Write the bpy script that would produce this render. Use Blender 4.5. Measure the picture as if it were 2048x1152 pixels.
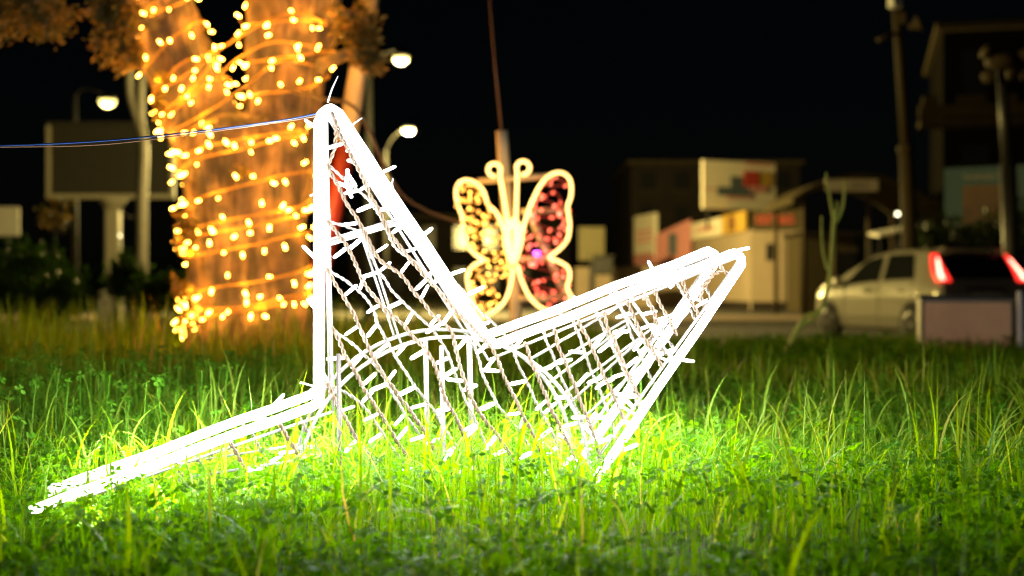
import bpy, math, random
import numpy as np
from mathutils import Vector, Matrix, Quaternion, noise

random.seed(7)
rng = np.random.default_rng(7)
SC = bpy.context.scene
for o in list(bpy.data.objects):
    bpy.data.objects.remove(o)

# ------------------------------------------------------------------ camera
F = 2844.0          # focal length in photo pixels (50 mm on a 36 mm sensor, 2048 px wide)
H = 0.29            # eye height above the lawn: the photographer crouches
cam = bpy.data.cameras.new('camera')
cam.lens = 50.0
cam.sensor_width = 36.0
cam.clip_start = 0.05
cam.clip_end = 1000
cam.dof.use_dof = True
cam.dof.focus_distance = 1.90
cam.dof.aperture_fstop = 4.4
camo = bpy.data.objects.new('camera', cam)
SC.collection.objects.link(camo)
camo.location = (0, 0, H)
camo.rotation_euler = (math.radians(90), 0, 0)
SC.camera = camo

# ------------------------------------------------------------------ night sky
world = bpy.data.worlds.new('World')
SC.world = world
world.use_nodes = True
wn = world.node_tree
sky = wn.nodes.new('ShaderNodeTexSky')
sky.sky_type = 'NISHITA'
sky.sun_disc = False
sky.sun_elevation = math.radians(20.0)
sky.sun_rotation = math.radians(200)
bg = wn.nodes['Background']
wn.links.new(sky.outputs[0], bg.inputs[0])
bg.inputs[1].default_value = 0.0002

fill_sun = bpy.data.lights.new('fill_sun', 'SUN')  # added dim warm fill for scattered street light, no visible source
fill_sun.energy = 0.03
fill_sun.angle = math.radians(5)
fill_sun.color = (1.0, 0.85, 0.6)
fill_o = bpy.data.objects.new('fill_sun', fill_sun)
SC.collection.objects.link(fill_o)
fill_o.rotation_euler = (math.radians(50), 0, math.radians(-20))

SC.view_settings.view_transform = 'Standard'
SC.view_settings.look = 'None'
SC.view_settings.exposure = 0.0
SC.view_settings.gamma = 1.0
SC.view_settings.use_curve_mapping = False
SC.cycles.use_denoising = True
SC.cycles.max_bounces = 6
SC.cycles.diffuse_bounces = 3
SC.cycles.glossy_bounces = 3
SC.cycles.transmission_bounces = 5
SC.cycles.sample_clamp_indirect = 6.0
SC.cycles.filter_width = 1.15
SC.cycles.caustics_reflective = False
SC.cycles.caustics_refractive = False

# ------------------------------------------------------------------ helpers
COL = SC.collection
LOC = {}            # world position of each top-level thing


def at(px, py, d):
    """point seen at photo pixel (px, py) standing d metres away"""
    return Vector(((px - 1024) / F * d, d, H - (py - 576) / F * d))


def tag(o, label, cat, group=None):
    o['label'] = label
    o['category'] = cat
    if group:
        o['group'] = group
    return o


def thing(name, label, cat, loc=(0, 0, 0), rz=0.0, group=None):
    o = bpy.data.objects.new(name, None)
    o.empty_display_size = 0.1
    COL.objects.link(o)
    o.location = loc
    o.rotation_euler = (0, 0, rz)
    LOC[o.name] = Vector(loc)
    return tag(o, label, cat, group)


def rootloc(o):
    while o.parent:
        o = o.parent
    return LOC.get(o.name, Vector((0, 0, 0)))


class MB:
    def __init__(s):
        s.v = []
        s.f = []

    def add(s, vs, fs):
        b = len(s.v)
        s.v += [Vector(p) for p in vs]
        s.f += [tuple(i + b for i in f) for f in fs]
        return s

    def box(s, c, size, rz=0.0, rot=None):
        c = Vector(c)
        m = rot if rot is not None else Matrix.Rotation(rz, 3, 'Z')
        h = [x / 2 for x in size]
        vs = [c + m @ Vector((sx * h[0], sy * h[1], sz * h[2])) for sx in (-1, 1) for sy in (-1, 1) for sz in (-1, 1)]
        return s.add(vs, [(0, 1, 3, 2), (4, 6, 7, 5), (0, 4, 5, 1), (2, 3, 7, 6), (0, 2, 6, 4), (1, 5, 7, 3)])

    def bbox(s, c, size, bev=0.01, rz=0.0):
        """box with chamfered vertical edges and top rim"""
        hx, hy, hz = [x / 2 for x in size]
        m = Matrix.Rotation(rz, 3, 'Z')
        c = Vector(c)
        def ring(ix, iy, z, b):
            x, y = hx - ix, hy - iy
            return [(-x + b, -y, z), (x - b, -y, z), (x, -y + b, z), (x, y - b, z), (x - b, y, z), (-x + b, y, z), (-x, y - b, z), (-x, -y + b, z)]
        rs = [ring(bev, bev, -hz, bev * .6), ring(0, 0, -hz + bev, bev), ring(0, 0, hz - bev, bev), ring(bev, bev, hz, bev * .6)]
        vs = [c + m @ Vector(p) for r in rs for p in r]
        fs = []
        for k in range(3):
            for i in range(8):
                j = (i + 1) % 8
                fs.append((k * 8 + i, k * 8 + j, k * 8 + 8 + j, k * 8 + 8 + i))
        fs += [tuple(range(7, -1, -1)), tuple(range(24, 32))]
        return s.add(vs, fs)

    def tube(s, pts, r, n=8, closed=False, cap=True):
        pts = [Vector(p) for p in pts]
        m = len(pts)
        rr = r if isinstance(r, (list, tuple)) else [r] * m
        tang = []
        for i in range(m):
            a = pts[(i - 1) % m] if (closed or i > 0) else pts[i]
            b = pts[(i + 1) % m] if (closed or i < m - 1) else pts[i]
            t = (b - a)
            tang.append(t.normalized() if t.length > 1e-9 else Vector((0, 0, 1)))
        ref = Vector((0, 0, 1)) if abs(tang[0].z) < 0.9 else Vector((0, 1, 0))
        nrm = (ref - tang[0] * ref.dot(tang[0])).normalized()
        base = len(s.v)
        for i in range(m):
            nrm = (nrm - tang[i] * nrm.dot(tang[i]))
            nrm = nrm.normalized() if nrm.length > 1e-6 else tang[i].orthogonal().normalized()
            bn = tang[i].cross(nrm)
            for k in range(n):
                a = 2 * math.pi * k / n
                s.v.append(pts[i] + (nrm * math.cos(a) + bn * math.sin(a)) * rr[i])
        for i in range(m if closed else m - 1):
            i2 = (i + 1) % m
            for k in range(n):
                k2 = (k + 1) % n
                s.f.append((base + i * n + k, base + i * n + k2, base + i2 * n + k2, base + i2 * n + k))
        if cap and not closed:
            s.f.append(tuple(base + k for k in range(n - 1, -1, -1)))
            s.f.append(tuple(base + (m - 1) * n + k for k in range(n)))
        return s

    def prism(s, poly, off):
        """extrude a planar outline (3-D points) by vector off"""
        n = len(poly)
        off = Vector(off)
        vs = [Vector(p) for p in poly] + [Vector(p) + off for p in poly]
        fs = [tuple(range(n)), tuple(range(2 * n - 1, n - 1, -1))]
        fs += [(i, i + n, (i + 1) % n + n, (i + 1) % n) for i in range(n)]
        return s.add(vs, fs)

    def lathe(s, prof, c=(0, 0, 0), n=16, axis=None):
        """prof: list of (radius, height) about +Z (or axis)"""
        c = Vector(c)
        q = Vector((0, 0, 1)).rotation_difference(Vector(axis).normalized()).to_matrix() if axis is not None else Matrix.Identity(3)
        vs = []
        for r, z in prof:
            for k in range(n):
                a = 2 * math.pi * k / n
                vs.append(c + q @ Vector((r * math.cos(a), r * math.sin(a), z)))
        fs = []
        for i in range(len(prof) - 1):
            for k in range(n):
                k2 = (k + 1) % n
                fs.append((i * n + k, i * n + k2, i * n + n + k2, i * n + n + k))
        fs.append(tuple(range(n - 1, -1, -1)))
        fs.append(tuple((len(prof) - 1) * n + k for k in range(n)))
        return s.add(vs, fs)

    def mesh(s, name, mat, smooth=False, off=Vector((0, 0, 0))):
        me = bpy.data.meshes.new(name)
        me.from_pydata([tuple(p - off) for p in s.v], [], s.f)
        me.materials.append(mat)
        if smooth:
            me.polygons.foreach_set('use_smooth', [True] * len(me.polygons))
        me.update()
        return me

    def build(s, name, mat, parent=None, smooth=False, local=False):
        off = Vector((0, 0, 0)) if (local or parent is None) else rootloc(parent)
        o = bpy.data.objects.new(name, s.mesh(name, mat, smooth, off))
        COL.objects.link(o)
        if parent is not None:
            o.parent = parent
        return o


def spline(pts, n=8, closed=False):
    """Catmull-Rom through pts"""
    P = [Vector(p) for p in pts]
    m = len(P)
    out = []
    rng_ = range(m) if closed else range(m - 1)
    for i in rng_:
        if closed:
            p0, p1, p2, p3 = P[(i - 1) % m], P[i], P[(i + 1) % m], P[(i + 2) % m]
        else:
            p0, p1, p2, p3 = P[max(i - 1, 0)], P[i], P[i + 1], P[min(i + 2, m - 1)]
        for k in range(n):
            t = k / n
            out.append(0.5 * ((2 * p1) + (p2 - p0) * t + (2 * p0 - 5 * p1 + 4 * p2 - p3) * t * t + (3 * p1 - p0 - 3 * p2 + p3) * t ** 3))
    if not closed:
        out.append(P[-1])
    return out


def resample(pts, step):
    out = [pts[0].copy()]
    acc = 0.0
    for a, b in zip(pts[:-1], pts[1:]):
        L = (b - a).length
        while acc + L >= step:
            t = (step - acc) / L
            a = a.lerp(b, t)
            out.append(a.copy())
            L = (b - a).length
            acc = 0.0
        acc += L
    return out


# ------------------------------------------------------------------ materials
def nodes(name):
    m = bpy.data.materials.new(name)
    m.use_nodes = True
    nt = m.node_tree
    return m, nt, nt.nodes['Principled BSDF']


def surf(name, col, rough=0.6, metal=0.0, var=0.25, scale=8.0, bump=0.0, spec=0.5, col2=None, coat=0.0, stretch=None):
    """procedural surface: noise-mottled colour, roughness and a little relief"""
    m, nt, b = nodes(name)
    tc = nt.nodes.new('ShaderNodeTexCoord')
    src = tc.outputs['Object']
    if stretch:
        mp = nt.nodes.new('ShaderNodeMapping')
        mp.inputs['Scale'].default_value = stretch
        nt.links.new(src, mp.inputs[0])
        src = mp.outputs[0]
    n1 = nt.nodes.new('ShaderNodeTexNoise')
    n1.inputs['Scale'].default_value = scale
    n1.inputs['Detail'].default_value = 6
    n1.inputs['Roughness'].default_value = 0.65
    nt.links.new(src, n1.inputs['Vector'])
    ramp = nt.nodes.new('ShaderNodeValToRGB')
    ramp.color_ramp.elements[0].position = 0.3
    ramp.color_ramp.elements[1].position = 0.72
    c2 = col2 if col2 else tuple(c * (1 - var) for c in col)
    ramp.color_ramp.elements[0].color = (*c2, 1)
    ramp.color_ramp.elements[1].color = (*col, 1)
    nt.links.new(n1.outputs['Fac'], ramp.inputs[0])
    nt.links.new(ramp.outputs[0], b.inputs['Base Color'])
    b.inputs['Roughness'].default_value = rough
    b.inputs['Metallic'].default_value = metal
    b.inputs['Specular IOR Level'].default_value = spec
    b.inputs['Coat Weight'].default_value = coat
    if bump > 0:
        bp = nt.nodes.new('ShaderNodeBump')
        bp.inputs['Strength'].default_value = bump
        bp.inputs['Distance'].default_value = 0.02
        n2 = nt.nodes.new('ShaderNodeTexNoise')
        n2.inputs['Scale'].default_value = scale * 4
        n2.inputs['Detail'].default_value = 5
        nt.links.new(src, n2.inputs['Vector'])
        nt.links.new(n2.outputs['Fac'], bp.inputs['Height'])
        nt.links.new(bp.outputs[0], b.inputs['Normal'])
    return m


def glow(name, col, strength, base=(0.8, 0.8, 0.8)):
    m, nt, b = nodes(name)
    b.inputs['Base Color'].default_value = (*base, 1)
    b.inputs['Emission Color'].default_value = (*col, 1)
    b.inputs['Emission Strength'].default_value = strength
    b.inputs['Roughness'].default_value = 0.3
    return m


def foliage(name, c_dark, c_light, transl=0.45, spec=0.35, dry=None, rough=0.45):
    """leaf: diffuse + translucent + a thin gloss, colour from the per-leaf tint attribute"""
    m = bpy.data.materials.new(name)
    m.use_nodes = True
    nt = m.node_tree
    nt.nodes.clear()
    out = nt.nodes.new('ShaderNodeOutputMaterial')
    at_ = nt.nodes.new('ShaderNodeAttribute')
    at_.attribute_name = 'tint'
    ramp = nt.nodes.new('ShaderNodeValToRGB')
    e = ramp.color_ramp.elements
    e[0].color = (*c_dark, 1)
    e[1].color = (*c_light, 1)
    e[1].position = 0.88
    if dry:
        k = e.new(0.97)
        k.color = (*dry, 1)
    nt.links.new(at_.outputs['Fac'], ramp.inputs[0])
    p = nt.nodes.new('ShaderNodeBsdfPrincipled')
    p.inputs['Roughness'].default_value = rough
    p.inputs['Specular IOR Level'].default_value = spec
    nt.links.new(ramp.outputs[0], p.inputs['Base Color'])
    hs = nt.nodes.new('ShaderNodeHueSaturation')
    hs.inputs['Hue'].default_value = 0.485
    hs.inputs['Saturation'].default_value = 1.1
    hs.inputs['Value'].default_value = 1.5
    nt.links.new(ramp.outputs[0], hs.inputs['Color'])
    tr = nt.nodes.new('ShaderNodeBsdfTranslucent')
    nt.links.new(hs.outputs[0], tr.inputs['Color'])
    mx = nt.nodes.new('ShaderNodeMixShader')
    mx.inputs[0].default_value = transl
    nt.links.new(p.outputs[0], mx.inputs[1])
    nt.links.new(tr.outputs[0], mx.inputs[2])
    nt.links.new(mx.outputs[0], out.inputs[0])
    return m


WHITE = (0.97, 0.98, 0.95)
WARM = (1.0, 0.41, 0.04)
BWARM = (1.0, 0.58, 0.14)
LAMPC = (1.0, 0.74, 0.22)

MAT = dict(
    star_rope=glow('star_rope', WHITE, 24.0),
    star_led=glow('star_led', WHITE, 10.0),
    star_led_bright=glow('star_led_bright', (0.85, 0.94, 1.0), 40.0),
    star_led_dim=glow('star_led_dim', WHITE, 1.0),
    tree_led=glow('tree_led', WARM, 60.0),
    fly_rope=glow('fly_rope', BWARM, 3.6),
    fly_yellow=glow('fly_yellow', (1.0, 0.50, 0.055), 6.5),
    fly_amber=glow('fly_amber', (1.0, 0.36, 0.02), 3.0),
    fly_red=glow('fly_red', (1.0, 0.045, 0.012), 2.6),
    fly_pink=glow('fly_pink', (1.0, 0.16, 0.08), 3.5),
    lamp_lens=glow('lamp_lens', (1.0, 0.80, 0.19), 3.0),
    small_lamp=glow('small_lamp', (1.0, 0.92, 0.6), 9.0),
    tail_red=glow('tail_red', (1.0, 0.03, 0.02), 2.2, (0.4, 0.02, 0.02)),
    tail_core=glow('tail_core', (1.0, 0.22, 0.15), 10.0, (0.6, 0.1, 0.1)),
    purple=glow('purple', (0.7, 0.05, 1.0), 6.0),
    cable=surf('cable', (0.11, 0.070, 0.042), 0.45, var=0.2, scale=60),  # front strands and leads: the cable's shaded tone put into the colour
    cable_lit=surf('cable_lit', (0.20, 0.175, 0.15), 0.4, var=0.1, scale=60),  # rear strands: same cable, coloured paler as if lit
    white_metal=surf('white_metal', (0.20, 0.19, 0.18), 0.4, var=0.15, scale=40),
    dark_rod=surf('dark_rod', (0.06, 0.05, 0.045), 0.6, metal=0.0, var=0.4, scale=80, bump=0.2),
    tie=surf('tie', (0.75, 0.75, 0.72), 0.4, var=0.05),
    amber_cable=surf('amber_cable', (0.55, 0.30, 0.06), 0.5, var=0.2, scale=60),
    red_cable=surf('red_cable', (0.42, 0.04, 0.02), 0.5, var=0.2, scale=60),
    blue_wire=surf('blue_wire', (0.02, 0.06, 0.25), 0.4, var=0.1),
    brown_wire=surf('brown_wire', (0.20, 0.10, 0.05), 0.5, var=0.1),
    soil=surf('soil', (0.075, 0.062, 0.035), 0.95, var=0.5, scale=14, bump=0.8, spec=0.1),
    asphalt=surf('asphalt', (0.060, 0.056, 0.050), 0.85, var=0.35, scale=3, bump=0.4),
    paving=surf('paving', (0.38, 0.25, 0.15), 0.85, var=0.3, scale=5, bump=0.3),
    kerb=surf('kerb', (0.40, 0.38, 0.33), 0.85, var=0.3, scale=9, bump=0.3),
    timber=surf('timber', (0.80, 0.66, 0.42), 0.65, var=0.4, scale=9, bump=0.3, stretch=(6, 6, 0.6)),
    red_paint=surf('red_paint', (0.30, 0.03, 0.02), 0.5, var=0.25, scale=14),
    bark=None,
    grey_metal=surf('grey_metal', (0.22, 0.20, 0.16), 0.5, metal=0.3, var=0.3, scale=12),
    pale_metal=surf('pale_metal', (0.52, 0.48, 0.36), 0.55, var=0.25, scale=14),
    tan_metal=surf('tan_metal', (0.06, 0.044, 0.022), 0.7, var=0.3, scale=14, spec=0.1),
    dark_metal=surf('dark_metal', (0.03, 0.03, 0.03), 0.5, metal=0.3, var=0.3, scale=14),
    lamp_paint=surf('lamp_paint', (0.014, 0.014, 0.013), 0.6, var=0.3, scale=14, spec=0.2),
    board=surf('board', (0.045, 0.042, 0.03), 0.6, var=0.2, scale=4),
    cream_panel=surf('cream_panel', (0.88, 0.57, 0.33), 0.6, var=0.22, scale=6, bump=0.15),
    plastic_white=surf('plastic_white', (0.78, 0.78, 0.75), 0.4, var=0.1, scale=10),
    render_wall=surf('render_wall', (0.27, 0.21, 0.145), 0.9, var=0.25, scale=1.6, bump=0.4, stretch=(1, 1, 0.35)),
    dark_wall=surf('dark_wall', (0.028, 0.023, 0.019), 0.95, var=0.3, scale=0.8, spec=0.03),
    unlit_wall=surf('unlit_wall', (0.008, 0.007, 0.006), 0.95, var=0.3, scale=0.8, spec=0.02),  # unlit look of the house at night put into the wall colour
    stone_trim=surf('stone_trim', (0.06, 0.048, 0.026), 0.9, var=0.3, scale=3, spec=0.05),
    window=surf('window', (0.015, 0.016, 0.02), 0.12, var=0.3, scale=2),
    sign_cream=surf('sign_cream', (0.78, 0.71, 0.56), 0.5, var=0.12, scale=2.5),
    sign_pink=surf('sign_pink', (0.60, 0.25, 0.24), 0.5, var=0.15, scale=2),
    sign_red=surf('sign_red', (0.50, 0.06, 0.04), 0.5, var=0.2, scale=4),
    sign_yellow=surf('sign_yellow', (0.48, 0.30, 0.05), 0.5, var=0.15, scale=4),
    sign_yellow_dim=surf('sign_yellow_dim', (0.10, 0.085, 0.03), 0.6, var=0.3, scale=2),  # yellow sign darkened in its colour to look dimly lit
    sign_slate=surf('sign_slate', (0.10, 0.13, 0.15), 0.5, var=0.3, scale=4),
    sign_blue=surf('sign_blue', (0.03, 0.16, 0.24), 0.5, var=0.35, scale=0.9),
    sign_brown=surf('sign_brown', (0.26, 0.12, 0.04), 0.5, col2=(0.06, 0.02, 0.012), scale=1.6),
    sign_white=surf('sign_white', (0.72, 0.70, 0.62), 0.5, var=0.1, scale=4),
    car_paint=surf('car_paint', (0.46, 0.44, 0.36), 0.28, metal=0.35, var=0.06, scale=3, coat=0.6),
    car_glass=surf('car_glass', (0.012, 0.014, 0.014), 0.06, var=0.2, scale=2, spec=0.6),
    rubber=surf('rubber', (0.022, 0.021, 0.02), 0.85, var=0.3, scale=30),
    alloy=surf('alloy', (0.34, 0.33, 0.30), 0.35, metal=0.7, var=0.2, scale=20),
    trim=surf('trim', (0.03, 0.03, 0.03), 0.5, var=0.2),
    grass=foliage('grass', (0.042, 0.120, 0.004), (0.160, 0.265, 0.022), 0.5, spec=0.10, rough=0.55, dry=(0.36, 0.27, 0.06)),
    clover=foliage('clover', (0.028, 0.115, 0.003), (0.095, 0.240, 0.018), 0.5, spec=0.035, rough=0.6),
    leaf_tree=foliage('leaf_tree', (0.05, 0.06, 0.015), (0.30, 0.20, 0.05), 0.4),
    leaf_hedge=foliage('leaf_hedge', (0.025, 0.075, 0.008), (0.07, 0.16, 0.016), 0.3),
    leaf_unlit=foliage('leaf_unlit', (0.008, 0.018, 0.004), (0.022, 0.040, 0.008), 0.3),  # hedge leaf with the dimness under the hoarding put into its colour
    weed=surf('weed', (0.52, 0.60, 0.07), 0.5, var=0.25, scale=20),
)


def bark_mat():
    m, nt, b = nodes('bark')
    tc = nt.nodes.new('ShaderNodeTexCoord')
    mp = nt.nodes.new('ShaderNodeMapping')
    mp.inputs['Scale'].default_value = (22, 22, 3.2)
    nt.links.new(tc.outputs['Object'], mp.inputs[0])
    n = nt.nodes.new('ShaderNodeTexNoise')
    n.inputs['Scale'].default_value = 1.0
    n.inputs['Detail'].default_value = 8
    n.inputs['Roughness'].default_value = 0.7
    nt.links.new(mp.outputs[0], n.inputs['Vector'])
    r = nt.nodes.new('ShaderNodeValToRGB')
    r.color_ramp.elements[0].position = 0.33
    r.color_ramp.elements[0].color = (0.045, 0.030, 0.020, 1)
    r.color_ramp.elements[1].position = 0.70
    r.color_ramp.elements[1].color = (0.30, 0.22, 0.15, 1)
    nt.links.new(n.outputs['Fac'], r.inputs[0])
    n3 = nt.nodes.new('ShaderNodeTexNoise')
    n3.inputs['Scale'].default_value = 9.0
    n3.inputs['Detail'].default_value = 3
    nt.links.new(tc.outputs['Object'], n3.inputs['Vector'])
    r3 = nt.nodes.new('ShaderNodeValToRGB')
    r3.color_ramp.elements[0].position = 0.40
    r3.color_ramp.elements[0].color = (0.42, 0.46, 0.55, 1)
    r3.color_ramp.elements[1].position = 0.62
    r3.color_ramp.elements[1].color = (1.15, 1.0, 0.85, 1)
    nt.links.new(n3.outputs['Fac'], r3.inputs[0])
    mul = nt.nodes.new('ShaderNodeMix')
    mul.data_type = 'RGBA'
    mul.blend_type = 'MULTIPLY'
    mul.inputs[0].default_value = 1.0
    nt.links.new(r.outputs[0], mul.inputs[6])
    nt.links.new(r3.outputs[0], mul.inputs[7])
    nt.links.new(mul.outputs[2], b.inputs['Base Color'])
    b.inputs['Roughness'].default_value = 0.9
    bp = nt.nodes.new('ShaderNodeBump')
    bp.inputs['Strength'].default_value = 1.0
    bp.inputs['Distance'].default_value = 0.015
    nt.links.new(n.outputs['Fac'], bp.inputs['Height'])
    nt.links.new(bp.outputs[0], b.inputs['Normal'])
    return m


MAT['bark'] = bark_mat()


def sheet(name, V, Fq, tint, mat, smooth=False):
    """numpy mesh of quads/tris; Fq: (n,k) index array, tint per vertex"""
    me = bpy.data.meshes.new(name)
    k = Fq.shape[1]
    me.vertices.add(len(V))
    me.vertices.foreach_set('co', np.ascontiguousarray(V, dtype=np.float32).ravel())
    me.loops.add(Fq.size)
    me.loops.foreach_set('vertex_index', Fq.astype(np.int32).ravel())
    me.polygons.add(len(Fq))
    me.polygons.foreach_set('loop_start', np.arange(0, Fq.size, k, dtype=np.int32))
    me.polygons.foreach_set('loop_total', np.full(len(Fq), k, dtype=np.int32))
    if smooth:
        me.polygons.foreach_set('use_smooth', np.ones(len(Fq), dtype=bool))
    a = me.attributes.new('tint', 'FLOAT', 'POINT')
    a.data.foreach_set('value', np.ascontiguousarray(tint, dtype=np.float32))
    me.materials.append(mat)
    me.update(calc_edges=True)
    o = bpy.data.objects.new(name, me)
    COL.objects.link(o)
    return o


# ------------------------------------------------------------------ ground
def gz(x, y):
    """height of the planted bank: flat where the star stands, falling to the road behind"""
    y = np.asarray(y, dtype=float)
    x = np.asarray(x, dtype=float)
    edge = 6.9 + 0.35 * np.sin(x * 0.7) - np.clip(-x, 0, 6) * 0.12
    t = np.clip((y - edge) / 3.6, 0, 1)
    z = -0.59 * (t * t * (3 - 2 * t))
    z = z - 0.045 * np.exp(-((x + 0.60) / 0.26) ** 2 - ((y - 1.78) / 0.30) ** 2)
    return z + 0.012 * np.sin(x * 2.1 + 0.7) * np.sin(y * 1.7) + 0.006 * np.sin(x * 6.3) * np.cos(y * 5.1)


ROADZ = -0.59


def ground():
    ys = np.concatenate([np.linspace(-3, 0.6, 10), np.linspace(0.7, 4, 60), np.linspace(4.1, 12, 60)])
    xs = np.concatenate([np.linspace(-16, -3.2, 24), np.linspace(-3, 3, 90), np.linspace(3.2, 16, 24)])
    X, Y = np.meshgrid(xs, ys)
    Z = gz(X, Y)
    V = np.stack([X, Y, Z], -1).reshape(-1, 3)
    n = len(xs)
    i, j = np.meshgrid(np.arange(len(ys) - 1), np.arange(n - 1), indexing='ij')
    a = (i * n + j).ravel()
    Fq = np.stack([a, a + 1, a + n + 1, a + n], -1)
    o = sheet('ground', V, Fq, np.zeros(len(V)), MAT['soil'], True)
    o['kind'] = 'structure'
    r = MB().add([(-400, -200, -0.62), (400, -200, -0.62), (400, 700, -0.62), (-400, 700, -0.62)], [(0, 1, 2, 3)]).build('terrain', MAT['asphalt'])
    r['kind'] = 'structure'
    r = MB().add([(-60, 11.6, -0.598), (60, 11.6, -0.598), (60, 33, -0.598), (-60, 33, -0.598)], [(0, 1, 2, 3)]).build('road', MAT['asphalt'])
    r['kind'] = 'structure'
    p = MB().bbox((0, 36.0, -0.54), (120, 5.6, 0.16), 0.02).build('pavement', MAT['paving'])
    p['kind'] = 'structure'
    k = MB().bbox((0, 33.08, -0.535), (120, 0.2, 0.17), 0.02).build('kerb', MAT['kerb'])
    k['kind'] = 'structure'


ground()


# ------------------------------------------------------------------ grass and clover
def wedge(n, y0, y1, half, pad, dens=None):
    """random points in the wedge the camera sees, with a margin on both sides"""
    y = []
    x = []
    yy = rng.uniform(y0, y1, n * 4)
    w = half * yy + pad
    keep = rng.uniform(0, half * y1 + pad, n * 4) < w
    yy = yy[keep][:n]
    xx = rng.uniform(-1, 1, len(yy)) * (half * yy + pad)
    return xx, yy


def blades(name, X, Y, hmin, hmax, wid, bend, tint=None, segs=4, lean=0.25, pw=1.7):
    n = len(X)
    Z = gz(X, Y)
    h = rng.uniform(0, 1, n) ** 1.6 * (hmax - hmin) + hmin
    h = h * np.where((X > 0.55) & (Y > 3.6), 0.55, 1.0)      # shorter towards the road on the right
    az = rng.uniform(0, 2 * np.pi, n)
    face = az + np.pi / 2 + rng.normal(0, 0.5, n)
    b = rng.uniform(bend[0], bend[1], n)
    ln = rng.normal(0, lean, n)
    w = wid * rng.uniform(0.6, 1.35, n) * (0.7 + 0.5 * (h - hmin) / max(hmax - hmin, 1e-6))
    t = np.linspace(0, 1, segs + 1)
    ang = ln[:, None] + b[:, None] * t[None, :] ** pw
    dl = h[:, None] / segs
    hor = np.cumsum(np.concatenate([np.zeros((n, 1)), np.sin(ang[:, :-1]) * dl], 1), 1)
    ver = np.cumsum(np.concatenate([np.zeros((n, 1)), np.cos(ang[:, :-1]) * dl], 1), 1)
    px = X[:, None] + np.cos(az)[:, None] * hor
    py = Y[:, None] + np.sin(az)[:, None] * hor
    pz = Z[:, None] - 0.004 + ver
    prof = np.array([0.75, 1.0, 0.9, 0.62, 0.0] if segs == 4 else np.interp(t, [0, .25, .6, 1], [.75, 1, .8, 0.0]))
    hw = w[:, None] * prof[None, :] * 0.5
    dx, dy = np.cos(face)[:, None] * hw, np.sin(face)[:, None] * hw
    L = np.stack([px - dx, py - dy, pz], -1)
    R = np.stack([px + dx, py + dy, pz], -1)
    V = np.concatenate([L[:, :segs], R[:, :segs], L[:, segs:segs + 1]], 1)   # 2*segs+1 per blade
    m = 2 * segs + 1
    V = V.reshape(-1, 3)
    base = (np.arange(n) * m)[:, None]
    tri = []
    for k in range(segs - 1):
        tri += [[k, segs + k, segs + k + 1], [k, segs + k + 1, k + 1]]
    tri.append([segs - 1, 2 * segs - 1, 2 * segs])
    T = (base[:, None, :] + np.array(tri)[None, :, :]).reshape(-1, 3)
    tn = tint if tint is not None else rng.uniform(0.0, 0.93, n)
    return V, T, np.repeat(tn, m)


def join(parts):
    Vs, Ts, As = [], [], []
    b = 0
    for V, T, A in parts:
        Vs.append(V)
        Ts.append(T + b)
        As.append(A)
        b += len(V)
    return np.concatenate(Vs), np.concatenate(Ts), np.concatenate(As)


def clover(X, Y, hmin, hmax, rmin, rmax):
    """three heart-shaped leaflets on a thin stalk"""
    n = len(X)
    Z = gz(X, Y)
    h = rng.uniform(hmin, hmax, n)
    r = rng.uniform(rmin, rmax, n)
    az = rng.uniform(0, 2 * np.pi, n)
    la, lm = rng.uniform(0, 2 * np.pi, n), rng.uniform(0, 0.02, n)
    cx, cy, cz = X + np.cos(la) * lm, Y + np.sin(la) * lm, Z + h
    # tilt of the whole leaf
    tx, ty = rng.normal(0, 0.35, n), rng.normal(0, 0.35, n)
    Vs, Ts = [], []
    lf = np.array([[0.05, 0.0], [0.55, 0.42], [0.95, 0.30], [0.86, 0.0], [0.95, -0.30], [0.55, -0.42]])  # along, across
    cup = np.array([0.0, 0.16, 0.12, -0.02, 0.12, 0.16])
    per = 3 * 6 + 4
    V = np.zeros((n, per, 3))
    for k in range(3):
        a = az + k * 2.094
        ca, sa = np.cos(a), np.sin(a)
        for q in range(6):
            u, v = lf[q]
            dx = (ca * u - sa * v) * r
            dy = (sa * u + ca * v) * r
            dz = cup[q] * r * 1.0 - u * r * 0.15 + dx * tx + dy * ty
            V[:, k * 6 + q] = np.stack([cx + dx, cy + dy, cz + dz], -1)
    sw = 0.0006
    V[:, 18] = np.stack([X - sw, Y, Z], -1)
    V[:, 19] = np.stack([X + sw, Y, Z], -1)
    V[:, 20] = np.stack([cx - sw, cy, cz], -1)
    V[:, 21] = np.stack([cx + sw, cy, cz], -1)
    tri = []
    for k in range(3):
        o = k * 6
        tri += [[o, o + 3, o + 1], [o + 1, o + 3, o + 2], [o, o + 5, o + 3], [o + 3, o + 5, o + 4]]
    tri += [[18, 19, 21], [18, 21, 20]]
    T = ((np.arange(n) * per)[:, None, None] + np.array(tri)[None]).reshape(-1, 3)
    tint = np.repeat(rng.uniform(0, 0.9, n), per)
    return V.reshape(-1, 3), T, tint


def patchy(X, Y, f, thr):
    k = np.array([noise.noise(Vector((x * f, y * f, 3.1))) for x, y in zip(X, Y)])
    return k > thr


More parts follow.
